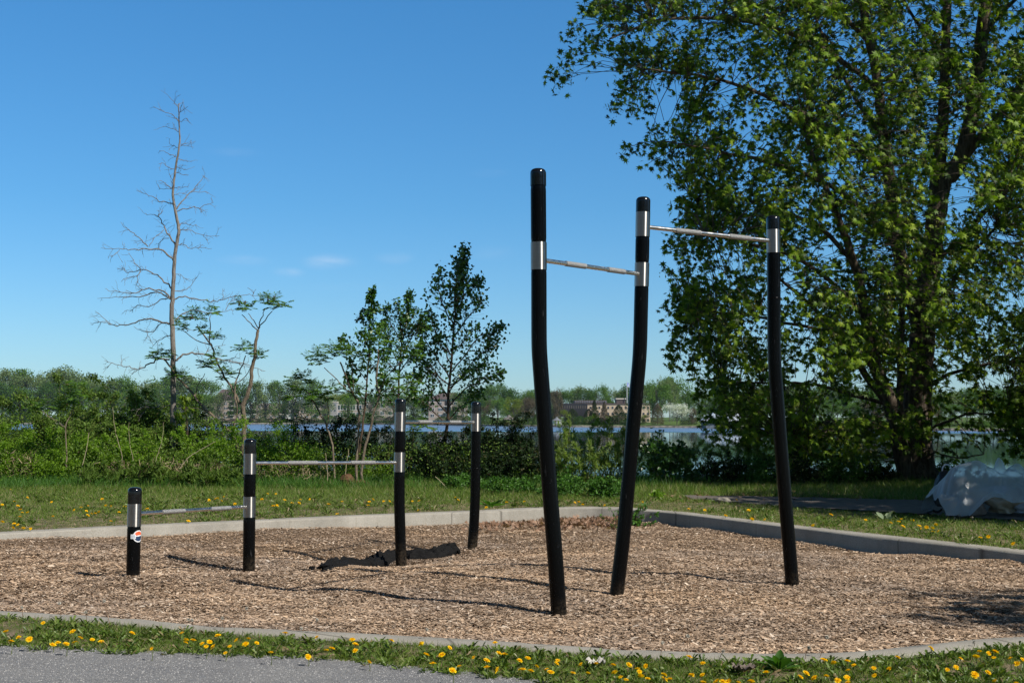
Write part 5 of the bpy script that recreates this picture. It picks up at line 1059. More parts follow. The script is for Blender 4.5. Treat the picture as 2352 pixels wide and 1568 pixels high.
for (a, b) in zip(cv(1400, 2000, 1.68, [(517,868),(1895,1018),(2100,955),(2270,910)]) + cv(2700, 2000, 1.685, [(325,1015),(905,990),(1025,920),(2015,955)]), cv(1400, 2000, 1.68, [(500,950),(1830,1085),(2080,1080),(2265,1060)]) + cv(2700, 2000, 1.685, [(298,1100),(880,1090),(965,1085),(2010,1000)])):
    seed_head(a, b, 'spent dandelion clock on a thin stem before the right half of the front kerb', 'spent dandelions, front right')
for (x, y), (bx, by_2) in zip(cv(3650, 1780, 4.612, [(850, 1280), (885, 1285), (1110, 1325), (780, 1330)]), cv(3650, 1780, 4.612, [(850, 1400), (890, 1400), (1100, 1420), (780, 1400)])):
    seed_head((x, y), (bx, by_2), 'spent dandelion clock on the far right lawn before the plastic sheeting', 'spent dandelions by the sheeting')

# big-leaved plant and pale leaves near the camera
def leafy_plant(px, py, z, label, n, L, mat, name='broad_leaved_plant', up=.9):
    b = gp(px, py, z); o = empty(name, b, label, 'plant'); a = np.arange(n) * 2.4; el = rng.uniform(.35, 1.25, n) * up
    D = np.stack([np.cos(a) * np.cos(el), np.sin(a) * np.cos(el), np.sin(el)], 1)
    BL = ([(0, 0, 0), (.05, .2, .02), (.17, .42, .05), (.2, .65, .04), (.1, .88, -.02), (0, 1, -.08), (-.1, .88, -.02), (-.2, .65, .04), (-.17, .42, .05), (-.05, .2, .02), (0, .55, -.02)], [(i, (i + 1) % 10, 10) for i in range(10)])
    child('leaves', *scatter(BL[0], BL[1], np.tile(tuple(b), (n, 1)), dir_rot(D, (0, 0, 1)), L * rng.uniform(.6, 1.1, n)), mat, o, True); return o
x, y = cv(2700, 2000, 1.685, [(700, 1150)])[0]; leafy_plant(x, y, .10, 'big-leaved bright green plant rising in front of the kerb at lower right', 14, .135, L_LOW)
x, y = cv(2700, 2000, 1.685, [(1420, 142)])[0]; leafy_plant(x, y, .11, 'pale woolly plant rosette on the right-hand lawn', 11, .19, leaf_mat('woolly_leaf', [(0, (.16, .21, .12)), (1, (.26, .32, .2))], .2, .8, .1))
x, y = z2([(1885, 1425)])[0]; leafy_plant(x, y, .11, 'leafy plant clump at the kerb behind the rightmost low post', 14, .24, L_LOW, up=.6)
def crumple(px, py, z, r, col, label):
    b = gp(px, py, z); N = 12; V = []; 
    for i in range(N):
        for j in range(N):
            u, v = i / (N - 1) * 2 - 1, j / (N - 1) * 2 - 1; s = 1 + .35 * noise.noise(Vector((u * 2 + px, v * 2, 0))); V.append((b.x + u * r * s, b.y + v * r * .8 * s, b.z + .022 + .028 * noise.noise(Vector((u * 3, v * 3 + px, 2))) + .012 * (u * u + v * v)))
    F = [(i * N + j, (i + 1) * N + j, (i + 1) * N + j + 1, i * N + j + 1) for i in range(N - 1) for j in range(N - 1)]
    o = mesh_np('dry_leaf', np.array(V) - np.array(tuple(b)), np.array(F), plain('dry_leaf_' + str(int(px)), col, .8, var=.25, scale=40)); o.location = b; tag(o, label, 'dead leaf')
x, y = cv(1400, 2000, 1.68, [(1655, 1122)])[0]; crumple(x, y, .12, .045, (.42, .40, .36), 'crumpled whitish dead leaf lying among the front dandelions')
x, y = cv(2700, 2000, 1.685, [(460, 1165)])[0]; crumple(x, y, .12, .055, (.14, .11, .09), 'curled grey-brown dead leaf left of the big-leaved plant')

# ------------------------------------------------------------------ black landscape cloth on the chips
CLOTH, t, p = new_mat('black_cloth'); n1 = tnoise(t, 260, 2, .6); n2 = tnoise(t, 22, 4, .6)
t.links.new(ramp(t, tmix(t, .5, n1, n2), [(.45, (.0045, .0045, .0048)), (.64, (.012, .011, .011)), (.82, (.07, .055, .04))]), p.inputs['Base Color']); p.inputs['Roughness'].default_value = .85; p.inputs['Specular IOR Level'].default_value = .18; tbump(t, p, n1, .5, .004)
cx = lambda pts: cv(1100, 2150, 2.94, pts)
spine = [((180, 405), 12, 10), ((250, 385), 34, 26), ((330, 395), 36, 38), ((400, 378), 34, 62), ((480, 395), 26, 28), ((560, 395), 26, 34), ((640, 370), 36, 62), ((710, 330), 50, 84), ((800, 315), 60, 96), ((900, 300), 66, 100), ((1000, 305), 60, 82), ((1100, 300), 56, 74), ((1200, 295), 62, 84), ((1290, 265), 74, 108), ((1380, 240), 86, 128), ((1480, 220), 90, 130), ((1580, 205), 92, 122), ((1680, 205), 92, 116), ((1780, 205), 88, 110), ((1880, 195), 84, 108), ((1980, 180), 80, 100), ((2060, 150), 80, 110), ((2130, 135), 66, 104), ((2185, 160), 24, 40)]
px_ = [cx([a])[0] for a, _, _ in spine]; ctrs = []; 
for (X_, Y_), (_, hw, hh) in zip(px_, spine):
    ybase = Y_ + hh * K / 2.94 * .5; q = gp(X_, ybase, -.07 if X_ > 760 else -.03)
    g = float(bed_h(np.array([q.x]), np.array([q.y]))[0]); q = gp(X_, ybase, g); ctrs.append((q, hh * K / 2.94 * q.y / F_PX))
N = 240; M = 64; cs_ = [c for c, _ in ctrs]; hs_ = [h for _, h in ctrs]; V = []
for i in range(N):
    u = i / (N - 1) * (len(cs_) - 1); k = min(len(cs_) - 2, int(u)); f_ = u - k; c = cs_[k].lerp(cs_[k + 1], f_); h = hs_[k] * (1 - f_) + hs_[k + 1] * f_; tn = (cs_[min(k + 1, len(cs_) - 1)] - cs_[max(0, k - 1)]).normalized(); sd = Vector((-tn.y, tn.x, 0))
    if i in (0, N - 1): h *= .15
    hwid = h * 1.1 + .025
    for j in range(M + 1):
        a = math.pi * j / M; q = Vector((u * 1.0, j * .13, 0))
        fold = (1 - abs(noise.noise(Vector((u * .35, a * 3.0, 3.0)))) * 2.2) * .26 + noise.noise(Vector((u * .8, a * 2.6, 9))) * .16 + noise.noise(Vector((u * 1.7, a * 5, 1))) * .08
        r_ = 1 + fold * math.sin(a) ** .5; pl = abs(noise.noise(Vector((u * .3, a * 4.2, 17)))) * 2; p2 = abs(noise.noise(Vector((u * .75, a * 1.6, 23)))) * 2; zz = (math.sin(a) ** .55) * h * .98 * r_ * (.72 + .28 * min(1, pl * 1.5)) * (.75 + .35 * min(1, p2 * 1.4)); oo = -math.cos(a) * hwid * (1 + .25 * noise.noise(Vector((u * 1.3, a, 5)))) 
        V.append(tuple(c + sd * (oo + hwid * .75) + Vector((0, 0, zz - .004))))
F = [(i * (M + 1) + j, (i + 1) * (M + 1) + j, (i + 1) * (M + 1) + j + 1, i * (M + 1) + j + 1) for i in range(N - 1) for j in range(M)]
o = mesh_np('landscape_cloth', V, np.array(F), CLOTH, smooth=True); tag(o, 'rumpled black landscape cloth lying across the chips behind the third low post', 'cloth')

# ------------------------------------------------------------------ plastic sheeting over a heap
FILM, t, p = new_mat('clear_plastic_film')
p.inputs['Base Color'].default_value = (.74, .79, .82, 1); p.inputs['Roughness'].default_value = .22; p.inputs['Specular IOR Level'].default_value = .7
tb = t.nodes.new('ShaderNodeBsdfTransparent'); tb.inputs[0].default_value = (.86, .92, .97, 1); ms = t.nodes.new('ShaderNodeMixShader')
lw = t.nodes.new('ShaderNodeLayerWeight'); lw.inputs[0].default_value = .45
t.links.new(ramp(t, lw.outputs['Facing'], [(.0, (.34, .34, .34)), (.5, (.48, .48, .48)), (1, (.92, .92, .92))]), ms.inputs[0])
t.links.new(tb.outputs[0], ms.inputs[1]); t.links.new(p.outputs[0], ms.inputs[2]); t.links.new(ms.outputs[0], t.nodes['Material Output'].inputs[0])
wr = tnoise(t, 9, 3, .6, None, 1.0); tbump(t, p, wr, .5, .03)
bagc = gp(2306, 1186, .15); BW = 1.35
X0 = gp(2190, 1186, .15).x
HEAP = [(.50, .62, .66, .62), (.95, .50, .56, .50), (1.40, .62, .62, .62), (1.95, .55, .60, .62), (2.45, .6, .58, .6), (.84, .60, .72, .15), (1.12, .70, .66, .3), (.22, .40, .36, .38), (.62, .22, .30, .42), (1.20, .18, .34, .45), (1.75, .16, .36, .4), (.36, .62, .52, .3), (1.48, .10, .26, .5), (2.1, .10, .3, .5), (.95, .12, .22, .4)]
NU, NV = 190, 90; V = []
def heap_h(x, y):
    wx = x + .07 * noise.noise(Vector((x * 2.3, y * 2.3, 4))) ; wy = y + .07 * noise.noise(Vector((x * 2.3, y * 2.3, 14))); acc = 0.0
    for hx, hy, hh, hr in HEAP:
        dd = math.hypot(wx - hx, (wy - hy) * 1.15) / (hr * 1.25); acc = max(acc, hh * max(0, 1 - dd ** 1.9))
    crease = abs(noise.noise(Vector((x * 2.6 + y * 1.8, y * 1.6 - x * .8, 2.0)))) * .13 + abs(noise.noise(Vector((x * 6.5 - y * 4, y * 4.5, 7.0)))) * .055
    return max(0.0, acc + (crease - .02) * min(1, acc * 4)) if acc > 0 else .004
for i in range(NU):
    for j in range(NV):
        u = i / (NU - 1); v = j / (NV - 1); y = -.02 + v * 1.25; x = -.10 + u * 3.0 + .06 * noise.noise(Vector((u * 9, v * 6, 3))) * (u < .1)
        V.append((X0 + x, bagc.y + y + .04 * noise.noise(Vector((u * 14, 0, 5))) * (v < .15), .155 + heap_h(x, y)))
F = []
hz_ = np.array(V)[:, 2].reshape(NU, NV)
for i in range(NU - 1):
    for j in range(NV - 1):
        if hz_[i:i + 2, j:j + 2].max() > .175: F.append((i * NV + j, (i + 1) * NV + j, (i + 1) * NV + j + 1, i * NV + j + 1))
o = mesh_np('plastic_sheet', V, np.array(F), FILM, smooth=True); tag(o, 'clear bluish plastic sheeting draped over a heap on the paved path', 'plastic sheet')
CUSH = plain('beige_fabric', (.55, .42, .30), .9, var=.25, scale=5, bump=.4, bscale=20); CUSH2 = plain('brown_cloth', (.27, .19, .15), .9, var=.3, scale=7, bump=.4, bscale=20); CUSH3 = plain('pale_grey_cloth', (.40, .39, .42), .9, var=.2, scale=7, bump=.4, bscale=20)
for k, (dx, dy, dz, sx, sy, sz, mt, lb) in enumerate([(-.30, .35, .20, .27, .24, .20, CUSH2, 'dark brown bundle under the plastic, leftmost in the heap'), (-.10, .45, .42, .30, .24, .13, CUSH, 'beige cushion under the plastic at the top left of the heap'), (.28, .40, .24, .28, .26, .22, CUSH, 'large beige bundle under the plastic, middle of the heap'),
        (.62, .42, .27, .26, .26, .20, CUSH2, 'brown folded cloth under the plastic at the right of the heap'), (.50, .22, .18, .18, .14, .10, CUSH3, 'pale grey cloth low under the front of the plastic'), (.95, .5, .28, .28, .26, .24, CUSH, 'beige bundle under the plastic at the frame edge'), (.20, .52, .48, .26, .2, .12, CUSH3, 'pale grey pillow high under the plastic sheeting')]):
    lump('bundle', (X0 + .62 + dx * .95, bagc.y + dy + .12, .10 + dz * .68), sx * .85, sy * .85, sz * .8, mt, lb, 'bundle', 11 + k, rough=.35)
BLK = plain('black_nylon', (.012, .012, .014), .5, var=.3)
bb = gp(2172, 1186, .15)
bag_r = empty('black_bag', (X0 + .20, bb.y + .95, .15), 'black bag with a white carrying loop, behind the left end of the plastic sheeting', 'bag')
o = lump('bag_body', (0, 0, .26), .17, .15, .30, BLK, seed=31, rough=.15); o.parent = bag_r; o.location = (.02, 0, .24)
q = smooth_path([Vector((-.02, 0, .50)), Vector((-.02, 0, .60)), Vector((.03, 0, .65)), Vector((.09, 0, .62)), Vector((.12, 0, .50))], 5)
o = mesh_np('carrying_loop', *tube(q, .009, 8), plain('white_strap', (.7, .7, .7), .5, var=.1), smooth=True); o.parent = bag_r
q = smooth_path([gp(2131, 1176, .16), gp(2142, 1172, .20), gp(2152, 1175, .17), gp(2162, 1170, .22)], 5); V, F = tube(q, [.02, .022] + [.018] * (len(q) - 2), 8)
o = mesh_np('black_strap', V - np.array(tuple(q[0])), F, BLK, smooth=True); o.location = q[0]; tag(o, 'short black strap lying on the path at the left foot of the sheeting', 'strap')

# ------------------------------------------------------------------ far shore: trees
def far_mat(name, lo, mid, hi):
    m = leaf_mat(name, [(0, lo), (.5, mid), (1, hi)], .25, .7, .1); return m
FM = {'green': far_mat('far_leaf_green', (.045, .10, .014), (.08, .165, .022), (.13, .23, .035)), 'deep': far_mat('far_leaf_deep', (.025, .065, .012), (.045, .11, .016), (.08, .16, .025)),
      'grey': far_mat('far_leaf_grey', (.08, .13, .04), (.13, .19, .06), (.19, .25, .09)), 'lime': far_mat('far_leaf_lime', (.085, .13, .010), (.14, .19, .018), (.21, .25, .03)),
      'brown': far_mat('far_leaf_brown', (.07, .055, .035), (.12, .095, .06), (.17, .14, .09)), 'white': far_mat('far_blossom', (.40, .42, .38), (.60, .62, .58), (.78, .80, .76)), 'conifer': far_mat('far_conifer', (.016, .028, .010), (.028, .045, .014), (.045, .068, .02))}
FTR = plain('far_trunk', (.10, .085, .07), .9, var=.2, scale=.3)
def unit_tree(kind, seed, n=5200):
    """unit height tree: crown 0.12..1, radius about .5"""
    r = random.Random(seed); P = []; st = [(Vector((0, 0, 0)), Vector((0, 0, .6)))]
    if kind == 'cone':
        for _ in range(n):
            z = r.random() ** 1.3; rad = (1 - z) ** .8 * .30 * (1 + .15 * math.sin(z * 40)) + .01; a = r.random() * 6.283; q = r.random() ** .35 * rad; P.append((math.cos(a) * q, math.sin(a) * q, .03 + z * .97))
    elif kind == 'egg':
        for _ in range(n):
            z = r.random(); rad = .36 * math.sin(math.pi * (z * .8 + .2) ** .7) ** .6 * (1 + .06 * math.sin(z * 30 + 5 * r.random())); a = r.random() * 6.283; q = r.random() ** .3 * rad; P.append((math.cos(a) * q, math.sin(a) * q, .02 + z * .98))
    else:
        nc = 26 if kind == 'round' else 34; cl = []
        for k in range(nc):
            a = r.random() * 6.283; z = .28 + .62 * r.random() if kind == 'round' else .18 + .76 * r.random()
            env = (.46 * math.sqrt(max(.05, 1 - ((z - .58) / .46) ** 2))) if kind == 'round' else (.34 * math.sqrt(max(.05, 1 - ((z - .55) / .5) ** 2)))
            q = env * r.random() ** .5; c = Vector((math.cos(a) * q, math.sin(a) * q, z)); cl.append((c, .09 + .10 * r.random())); st.append((Vector((0, 0, .12 + .35 * r.random())), c))
        for c, rd in cl:
            for _ in range(n // nc):
                d = Vector((r.gauss(0, 1), r.gauss(0, 1), r.gauss(0, .8))).normalized() * rd * r.random() ** .4; P.append(tuple(c + d))
    P = np.array(P); lf = scatter([(-.5, 0, 0), (0, .5, 0), (.5, 0, 0), (0, -.5, 0)], [(0, 1, 2, 3)], P, rand_rot(len(P), .3), rng.uniform(.014, .034, len(P)))
    me = bpy.data.meshes.new('crown'); me.from_pydata([tuple(v) for v in lf[0]], [], [tuple(f) for f in lf[1]])
    tb_ = [tube([a, a.lerp(b, .5) + Vector((0, 0, .02)), b], [.016 if i == 0 else .006, .010 if i == 0 else .004, .002], 5) for i, (a, b) in enumerate(st)]
    V, F = join(tb_); mt = bpy.data.meshes.new('trunk'); mt.from_pydata([tuple(v) for v in V], [], [tuple(f) for f in F]); mt.materials.append(FTR); return me, mt
UT = {k: [unit_tree(k, s) for s in range(3)] for k in ('round', 'tall', 'cone', 'egg')}
_mc = {}
def far_tree(px, ytop, ybase, w, d, shape, col, label, group=None):
    me, mt = random.choice(UT[shape]); key = (me.name, col)
    if key not in _mc: c = me.copy(); c.materials.append(FM[col]); c.name = 'crown'; _mc[key] = c
    b = at(px, ybase, d); h = at(px, ytop, d).z - b.z; wd = w * d / F_PX
    rw = {'round': .92, 'tall': .68, 'cone': .58, 'egg': .72}[shape]
    o = bpy.data.objects.new('far_tree', None); C.objects.link(o); o.location = b; tag(o, label, 'tree', group)
    for nm, m_ in (('crown', _mc[key]), ('trunk', mt)):
        c = bpy.data.objects.new(nm, m_); C.objects.link(c); c.parent = o; c.scale = (wd / rw, wd / rw, h); c.rotation_euler = (0, 0, random.uniform(0, 6.28))
# left shore: outline of the tree tops, pixel positions from the photograph
def outline(pts, x): return float(np.interp(x, [p[0] for p in pts], [p[1] for p in pts]))
OUT_L = [(-420, 850), (-60, 845), (0, 848), (60, 852), (130, 843), (200, 848), (225, 868), (255, 862), (290, 868), (330, 872), (365, 855), (420, 858), (475, 868), (500, 900), (520, 885), (560, 872), (610, 872), (660, 880), (700, 866), (730, 880)]
sd_x = lambda x: float(np.interp(x, [s[0] for s in shore], [s[1] for s in shore]))
x = -420
while x < 480:
    yt = outline(OUT_L, x) + random.uniform(-3, 10); far_tree(x, yt, 964, random.uniform(60, 100), 850 + random.uniform(0, 40), random.choice(('round', 'tall')), random.choice(('grey', 'green', 'green', 'grey')), 'tall grey-green tree in the back row of the far left shore', 'back row of trees, far left shore'); x += random.uniform(26, 40)
x = -400
while x < 470:
    yt = outline(OUT_L, x) + random.uniform(22, 52); far_tree(x, yt, 966, random.uniform(45, 80), 812 + random.uniform(0, 18), random.choice(('round', 'tall')), random.choice(('deep', 'green', 'deep')), 'dark green tree near the water on the far left shore', 'front row of trees, far left shore'); x += random.uniform(24, 38)
for (xx, yt, w, cl) in [(545, 880, 60, 'green'), (575, 868, 55, 'deep'), (610, 872, 60, 'grey'), (640, 874, 50, 'green'), (675, 868, 62, 'grey'), (655, 905, 30, 'green'), (715, 872, 50, 'green'), (500, 902, 40, 'grey'), (470, 905, 50, 'green'), (748, 905, 44, 'grey'), (800, 900, 40, 'green'), (850, 903, 50, 'deep'), (905, 898, 56, 'green'), (950, 902, 50, 'grey'), (985, 900, 44, 'deep'), (1062, 895, 52, 'green'), (1095, 890, 50, 'deep')]:
    far_tree(xx, yt, 966, w, sd_x(xx) + 14, 'tall', cl, 'tree standing before the far apartment houses on the left shore', 'trees before the far apartment houses')
far_tree(792, 898, 960, 60, 850, 'round', 'lime', 'yellow-green tree rising behind the far apartment roofs')
for xx in range(740, 1130, 34):
    far_tree(xx, 905 + random.uniform(-6, 12), 960, random.uniform(46, 64), 880 + random.uniform(0, 30), 'round', random.choice(('green', 'deep', 'grey')), 'tree behind the far apartment houses', 'trees behind the far apartment houses')
OUT_R = [(1090, 895), (1125, 878), (1150, 874), (1180, 900), (1220, 893), (1260, 890), (1300, 890), (1330, 884), (1352, 882), (1385, 874), (1420, 890), (1445, 878), (1480, 880), (1510, 868), (1560, 862), (1600, 895), (1700, 890), (1800, 880), (2000, 885), (2200, 890), (2352, 880), (2450, 880)]
x = 1095
while x < 2420:
    dd = sd_x(x); far_tree(x, outline(OUT_R, x) + random.uniform(-2, 9), 968, random.uniform(44, 66) * (1 if x < 1900 else 1.25), dd + random.uniform(95, 150), random.choice(('round', 'round', 'tall')), random.choice(('green', 'deep', 'green', 'grey')), 'tree in the back row of the far right shore', 'back row of trees, far right shore'); x += random.uniform(19, 28)
x = 1110
while x < 2400:
    if not (1280 < x < 1600):
        dd = sd_x(x); far_tree(x, outline(OUT_R, x) + random.uniform(20, 40), 972, random.uniform(34, 55), dd + random.uniform(30, 55), 'round', random.choice(('green', 'deep', 'brown', 'green')), 'smaller tree in the front row of the far right shore', 'front row of trees, far right shore')
    x += random.uniform(24, 38)
x = -400
while x < 2420:
    dd = sd_x(x); yb_ = 962 + (EYE - WATER_Z - .8) * F_PX / (dd + 12); hpx = random.uniform(12, 26) * (1 if x < 1000 else 1.15)
    if not (1120 < x < 1210 or 1255 < x < 1300 or 1480 < x < 1640) or random.random() < .15: far_tree(x, yb_ - hpx * (.55 if 480 < x < 740 or x > 1600 else 1), yb_ + 1, random.uniform(26, 50), dd + random.uniform(9, 22), 'egg', random.choice(('deep', 'green', 'conifer', 'deep')), 'low rounded bush by the water on the far shore', 'bushes along the far water edge')
    x += random.uniform(15, 26)
def F3(x, y): return z3([(x, y)])[0]
def ftr(x0, x1, yt, yb, shape, col, label, back=14):
    (a, t0), (b, b0_) = F3(x0, yt), F3(x1, yb); xc = (a + b) / 2; far_tree(xc, t0, b0_, b - a, sd_x(xc) + back, shape, col, label)
ftr(30, 190, 560, 770, 'round', 'lime', 'yellow-green willow-like tree right of the gazebo on the far shore', 24)
ftr(150, 280, 555, 770, 'round', 'brown', 'brownish tree just left of the tallest post on the far shore', 26)
ftr(100, 190, 688, 780, 'round', 'conifer', 'dark rounded bush beside the gazebo, left of its twin'); ftr(175, 262, 696, 780, 'round', 'conifer', 'dark rounded bush beside the tallest post, right of its twin')
ftr(390, 490, 490, 770, 'tall', 'brown', 'tall brownish conifer at the left end of the tan building', 30)
ftr(470, 545, 660, 775, 'round', 'lime', 'small yellow weeping willow before the dark wing of the tan building')
ftr(508, 630, 655, 780, 'egg', 'conifer', 'broad dark cedar left of the spruces before the tan building'); ftr(645, 745, 655, 780, 'egg', 'conifer', 'dark cedar behind the willow shoots before the tan building')
ftr(690, 790, 585, 780, 'cone', 'conifer', 'pointed dark spruce before the tan building, left of two'); ftr(770, 865, 600, 780, 'cone', 'brown', 'pointed brownish spruce before the tan building, right of two')
ftr(870, 992, 625, 782, 'egg', 'conifer', 'large dark egg-shaped cedar before the windows of the tan building')
ftr(1125, 1345, 430, 770, 'round', 'green', 'big round bright green tree right of the middle tall post on the far shore', 44)
ftr(1240, 1420, 395, 770, 'round', 'grey', 'pale grey-green tree behind the big round one on the far shore', 80)
ftr(1180, 1290, 615, 780, 'egg', 'brown', 'dark brown-green bush left of the white blossoming tree'); ftr(1285, 1490, 605, 788, 'round', 'white', 'white blossoming tree on the far lawn', 10)
ftr(1100, 1170, 700, 782, 'round', 'lime', 'small light green bush at the foot of the tan building')
ftr(1480, 1545, 650, 785, 'tall', 'brown', 'thin bare young tree on the far lawn right of the blossom')

# ------------------------------------------------------------------ far shore: buildings
def box(parent, name, x0, x1, y0, y1, z0, z1, mat, bev=0.0):
    bm = bmesh.new(); box_bm(bm, x0, x1, y0, y1, z0, z1, bev); o = from_bm(name, bm, mat); o.parent = parent; return o
WALL_T = plain('tan_wall', (.52, .40, .29), .85, var=.08, scale=.4); WALL_B = plain('taupe_brick', (.33, .27, .235), .9, var=.12, scale=.5); WALL_G = plain('grey_stone_wall', (.30, .29, .29), .9, var=.15, scale=1.2)
WALL_W = plain('white_wall', (.62, .63, .64), .8, var=.06, scale=.4); DARKG = plain('dark_glazing', (.028, .022, .022), .3, var=.2, scale=.4); ROOF_B = plain('brown_roof', (.085, .062, .060), .9, var=.12, scale=.6)
ROOF_G = plain('green_roof', (.045, .065, .062), .8, var=.1, scale=.6); ROOF_S = plain('silver_roof', (.42, .46, .50), .45, var=.06, scale=.4); GLASS = plain('window_glass', (.03, .045, .065), .12, var=.3, scale=.5); FRAME = plain('white_frame', (.70, .70, .69), .6, var=.05); TRIM = plain('cream_trim', (.55, .49, .41), .8, var=.08)
def building(name, x0, x1, yt, yb, d, depth, wall, label, roof=None, rh=0, floors=3, bays=6, winw=.45, winh=.5, balconies=(), frame=True, trim=True, front_bays=None):
    a = at(x0, yb, d); b = at(x1, yb, d); t_ = at(x0, yt, d); W_ = b.x - a.x; H_ = t_.z - a.z; base = Vector(((a.x + b.x) / 2, d, a.z)); o = empty(name, base, label, 'building')
    box(o, 'wall', -W_ / 2, W_ / 2, 0, depth, -3, H_, wall)
    if trim: box(o, 'cornice', -W_ / 2 - .25, W_ / 2 + .25, -.25, depth + .25, H_ + .003, H_ + .5, TRIM)
    fh = H_ / floors; bw = W_ / bays
    for f in range(floors):
        for k in range(bays):
            xc = -W_ / 2 + (k + .5) * bw; z0 = f * fh + fh * .28; w = bw * winw; h = fh * winh
            if (f, k) in balconies:
                box(o, 'balcony', xc - bw * .48, xc + bw * .48, -1.2, -.003, f * fh + .05, f * fh + .35, FRAME)
                r_ = box(o, 'balcony_recess', xc - bw * .42, xc + bw * .42, -.02, .3, f * fh + .36, f * fh + fh * .88, DARKG); continue
            fr_ = box(o, 'window', xc - w / 2, xc + w / 2, -.10, .05, z0, z0 + h, FRAME if frame else wall); nb = 2 if frame else 1
            bm = bmesh.new()
            for s in range(nb):
                u0 = xc - w / 2 + w * (s + .1) / nb; u1 = xc - w / 2 + w * (s + .9) / nb; box_bm(bm, u0, u1, -.13, -.101, z0 + h * .1, z0 + h * .92)
            g_ = from_bm('pane', bm, GLASS); g_.parent = fr_
    if roof:
        bm = bmesh.new(); z = H_ + .51; e = .6; ins = min(W_ * .32, depth * .5)
        vs = [bm.verts.new(v) for v in [(-W_ / 2 - e, -e, z), (W_ / 2 + e, -e, z), (W_ / 2 + e, depth + e, z), (-W_ / 2 - e, depth + e, z), (-W_ / 2 + ins, depth / 2, z + rh), (W_ / 2 - ins, depth / 2, z + rh)]]
        for f in ((0, 1, 5, 4), (1, 2, 5), (2, 3, 4, 5), (3, 0, 4), (3, 2, 1, 0)): bm.faces.new([vs[i] for i in f])
        r_ = from_bm('roof', bm, roof); r_.parent = o
    return o, W_, H_, depth
c8 = lambda x, y: cv(800, 1500, 3.92, [(x, y)])[0]
def bld8(name, x0, x1, yt, yb, **kw):
    (a, t0), (b, b0_) = c8(x0, yt), c8(x1, yb); return building(name, a, b, t0, b0_, **kw)
o, W_, H_, D_ = bld8('apartment_house', 60, 640, 415, 700, d=842, depth=16, wall=WALL_B, label='brown-roofed apartment house on the far shore behind the forked sumac', roof=None, floors=4, bays=6, balconies=[(1, 4), (2, 4), (3, 4)])
r0, W2, H2, _ = bld8('roof_probe', 200, 500, 400, 700, d=842.5, depth=15, wall=WALL_B, label='tall brown hipped roof block rising over the far apartment house', roof=ROOF_B, rh=7, floors=1, bays=1, winw=.01, winh=.01)
r0.name = 'apartment_tower'
bld8('apartment_house', 800, 1340, 455, 700, d=838, depth=16, wall=WALL_B, label='taupe apartment house with cream cornice on the far shore, between the two sumacs', floors=3, bays=6, balconies=[(1, 0), (2, 0), (1, 5)])
bld8('white_house', 1340, 1470, 450, 640, d=836, depth=12, wall=WALL_W, label='narrow white gabled house between the far apartment houses', roof=WALL_W, rh=6, floors=2, bays=2, trim=False)
bld8('apartment_house', 1480, 2040, 450, 690, d=834, depth=16, wall=WALL_B, label='taupe apartment house with balconies and green roof on the far shore', roof=ROOF_G, rh=5, floors=3, bays=7, balconies=[(1, 0), (2, 0), (1, 4), (2, 4), (1, 6)])
bld8('stone_tower', 2030, 2145, 425, 690, d=830, depth=8, wall=WALL_G, label='grey stone stair tower with arched windows on the far apartment row', floors=3, bays=2, winw=.5)
bld8('apartment_house', 2150, 2640, 470, 690, d=834, depth=14, wall=WALL_B, label='apartment house with white-framed glass bays left of the poplar saplings', floors=2, bays=5, winw=.86, winh=.72)
def B2(x, y): return z2([(x, y)])[0]
(a, t0), (b, b0_) = B2(880, 605), B2(1130, 720); building('apartment_house', a, b, t0, b0_, 800, 14, WALL_B, 'low taupe house glimpsed behind the poplar stems', floors=2, bays=4)
(a, t0), (b, b0_) = B2(1400, 590), B2(1700, 735); building('apartment_house', a, b, t0, b0_, 650, 14, WALL_B, 'taupe apartment house behind the tall poplar sapling', roof=ROOF_B, rh=3.5, floors=3, bays=5, balconies=[(1, 2), (2, 2), (1, 3)])
def B1(x, y): return z1([(x, y)])[0]
(a, t0), (b, b0_) = B1(90, 672), B1(215, 722); building('low_house', a, b, t0, b0_, 830, 10, TRIM, 'low cream house under the trees at the far left', floors=1, bays=3, trim=False)
(a, t0), (b, b0_) = B1(1380, 620), B1(1450, 680); building('low_house', a, b, t0, b0_, 825, 10, WALL_W, 'small pale house just right of the bare trunk on the far shore', floors=2, bays=2, trim=False)
# the tan institutional building
c9 = lambda x, y: cv(2200, 1500, 2.94, [(x, y)])[0]
def bld9(name, x0, x1, yt, yb, **kw):
    (a, t0), (b, b0_) = c9(x0, yt), c9(x1, yb); return building(name, a, b, t0, b0_, **kw)
o, W_, H_, D_ = bld9('tan_building', 400, 1180, 345, 560, d=520, depth=18, wall=WALL_T, label='long flat-roofed tan building with square dark windows on the far shore', floors=3, bays=15, winw=.5, winh=.42, frame=False, trim=False)
box(o, 'parapet', -W_ / 2 - .2, W_ / 2 + .2, -.2, D_ + .2, H_ + .003, H_ + .55, ROOF_B)
o, W_, H_, D_ = bld9('dark_glazed_wing', 122, 440, 332, 400, d=514, depth=18, wall=DARKG, label='dark glazed wing at the left end of the tan building', floors=1, bays=12, winw=.1, winh=.6, frame=False, trim=False)
bm = bmesh.new()
for k in range(13): box_bm(bm, -W_ / 2 + W_ * k / 12 - .08, -W_ / 2 + W_ * k / 12 + .08, -.16, -.02, .3, H_ * .62)
g_ = from_bm('mullions', bm, plain('mullion', (.22, .17, .14), .6)); g_.parent = o
bld9('roof_storey', 288, 668, 295, 332, d=526, depth=9, wall=ROOF_B, label='low brown top storey set back on the roof of the tan building', floors=1, bays=14, winw=.55, winh=.42, trim=False)
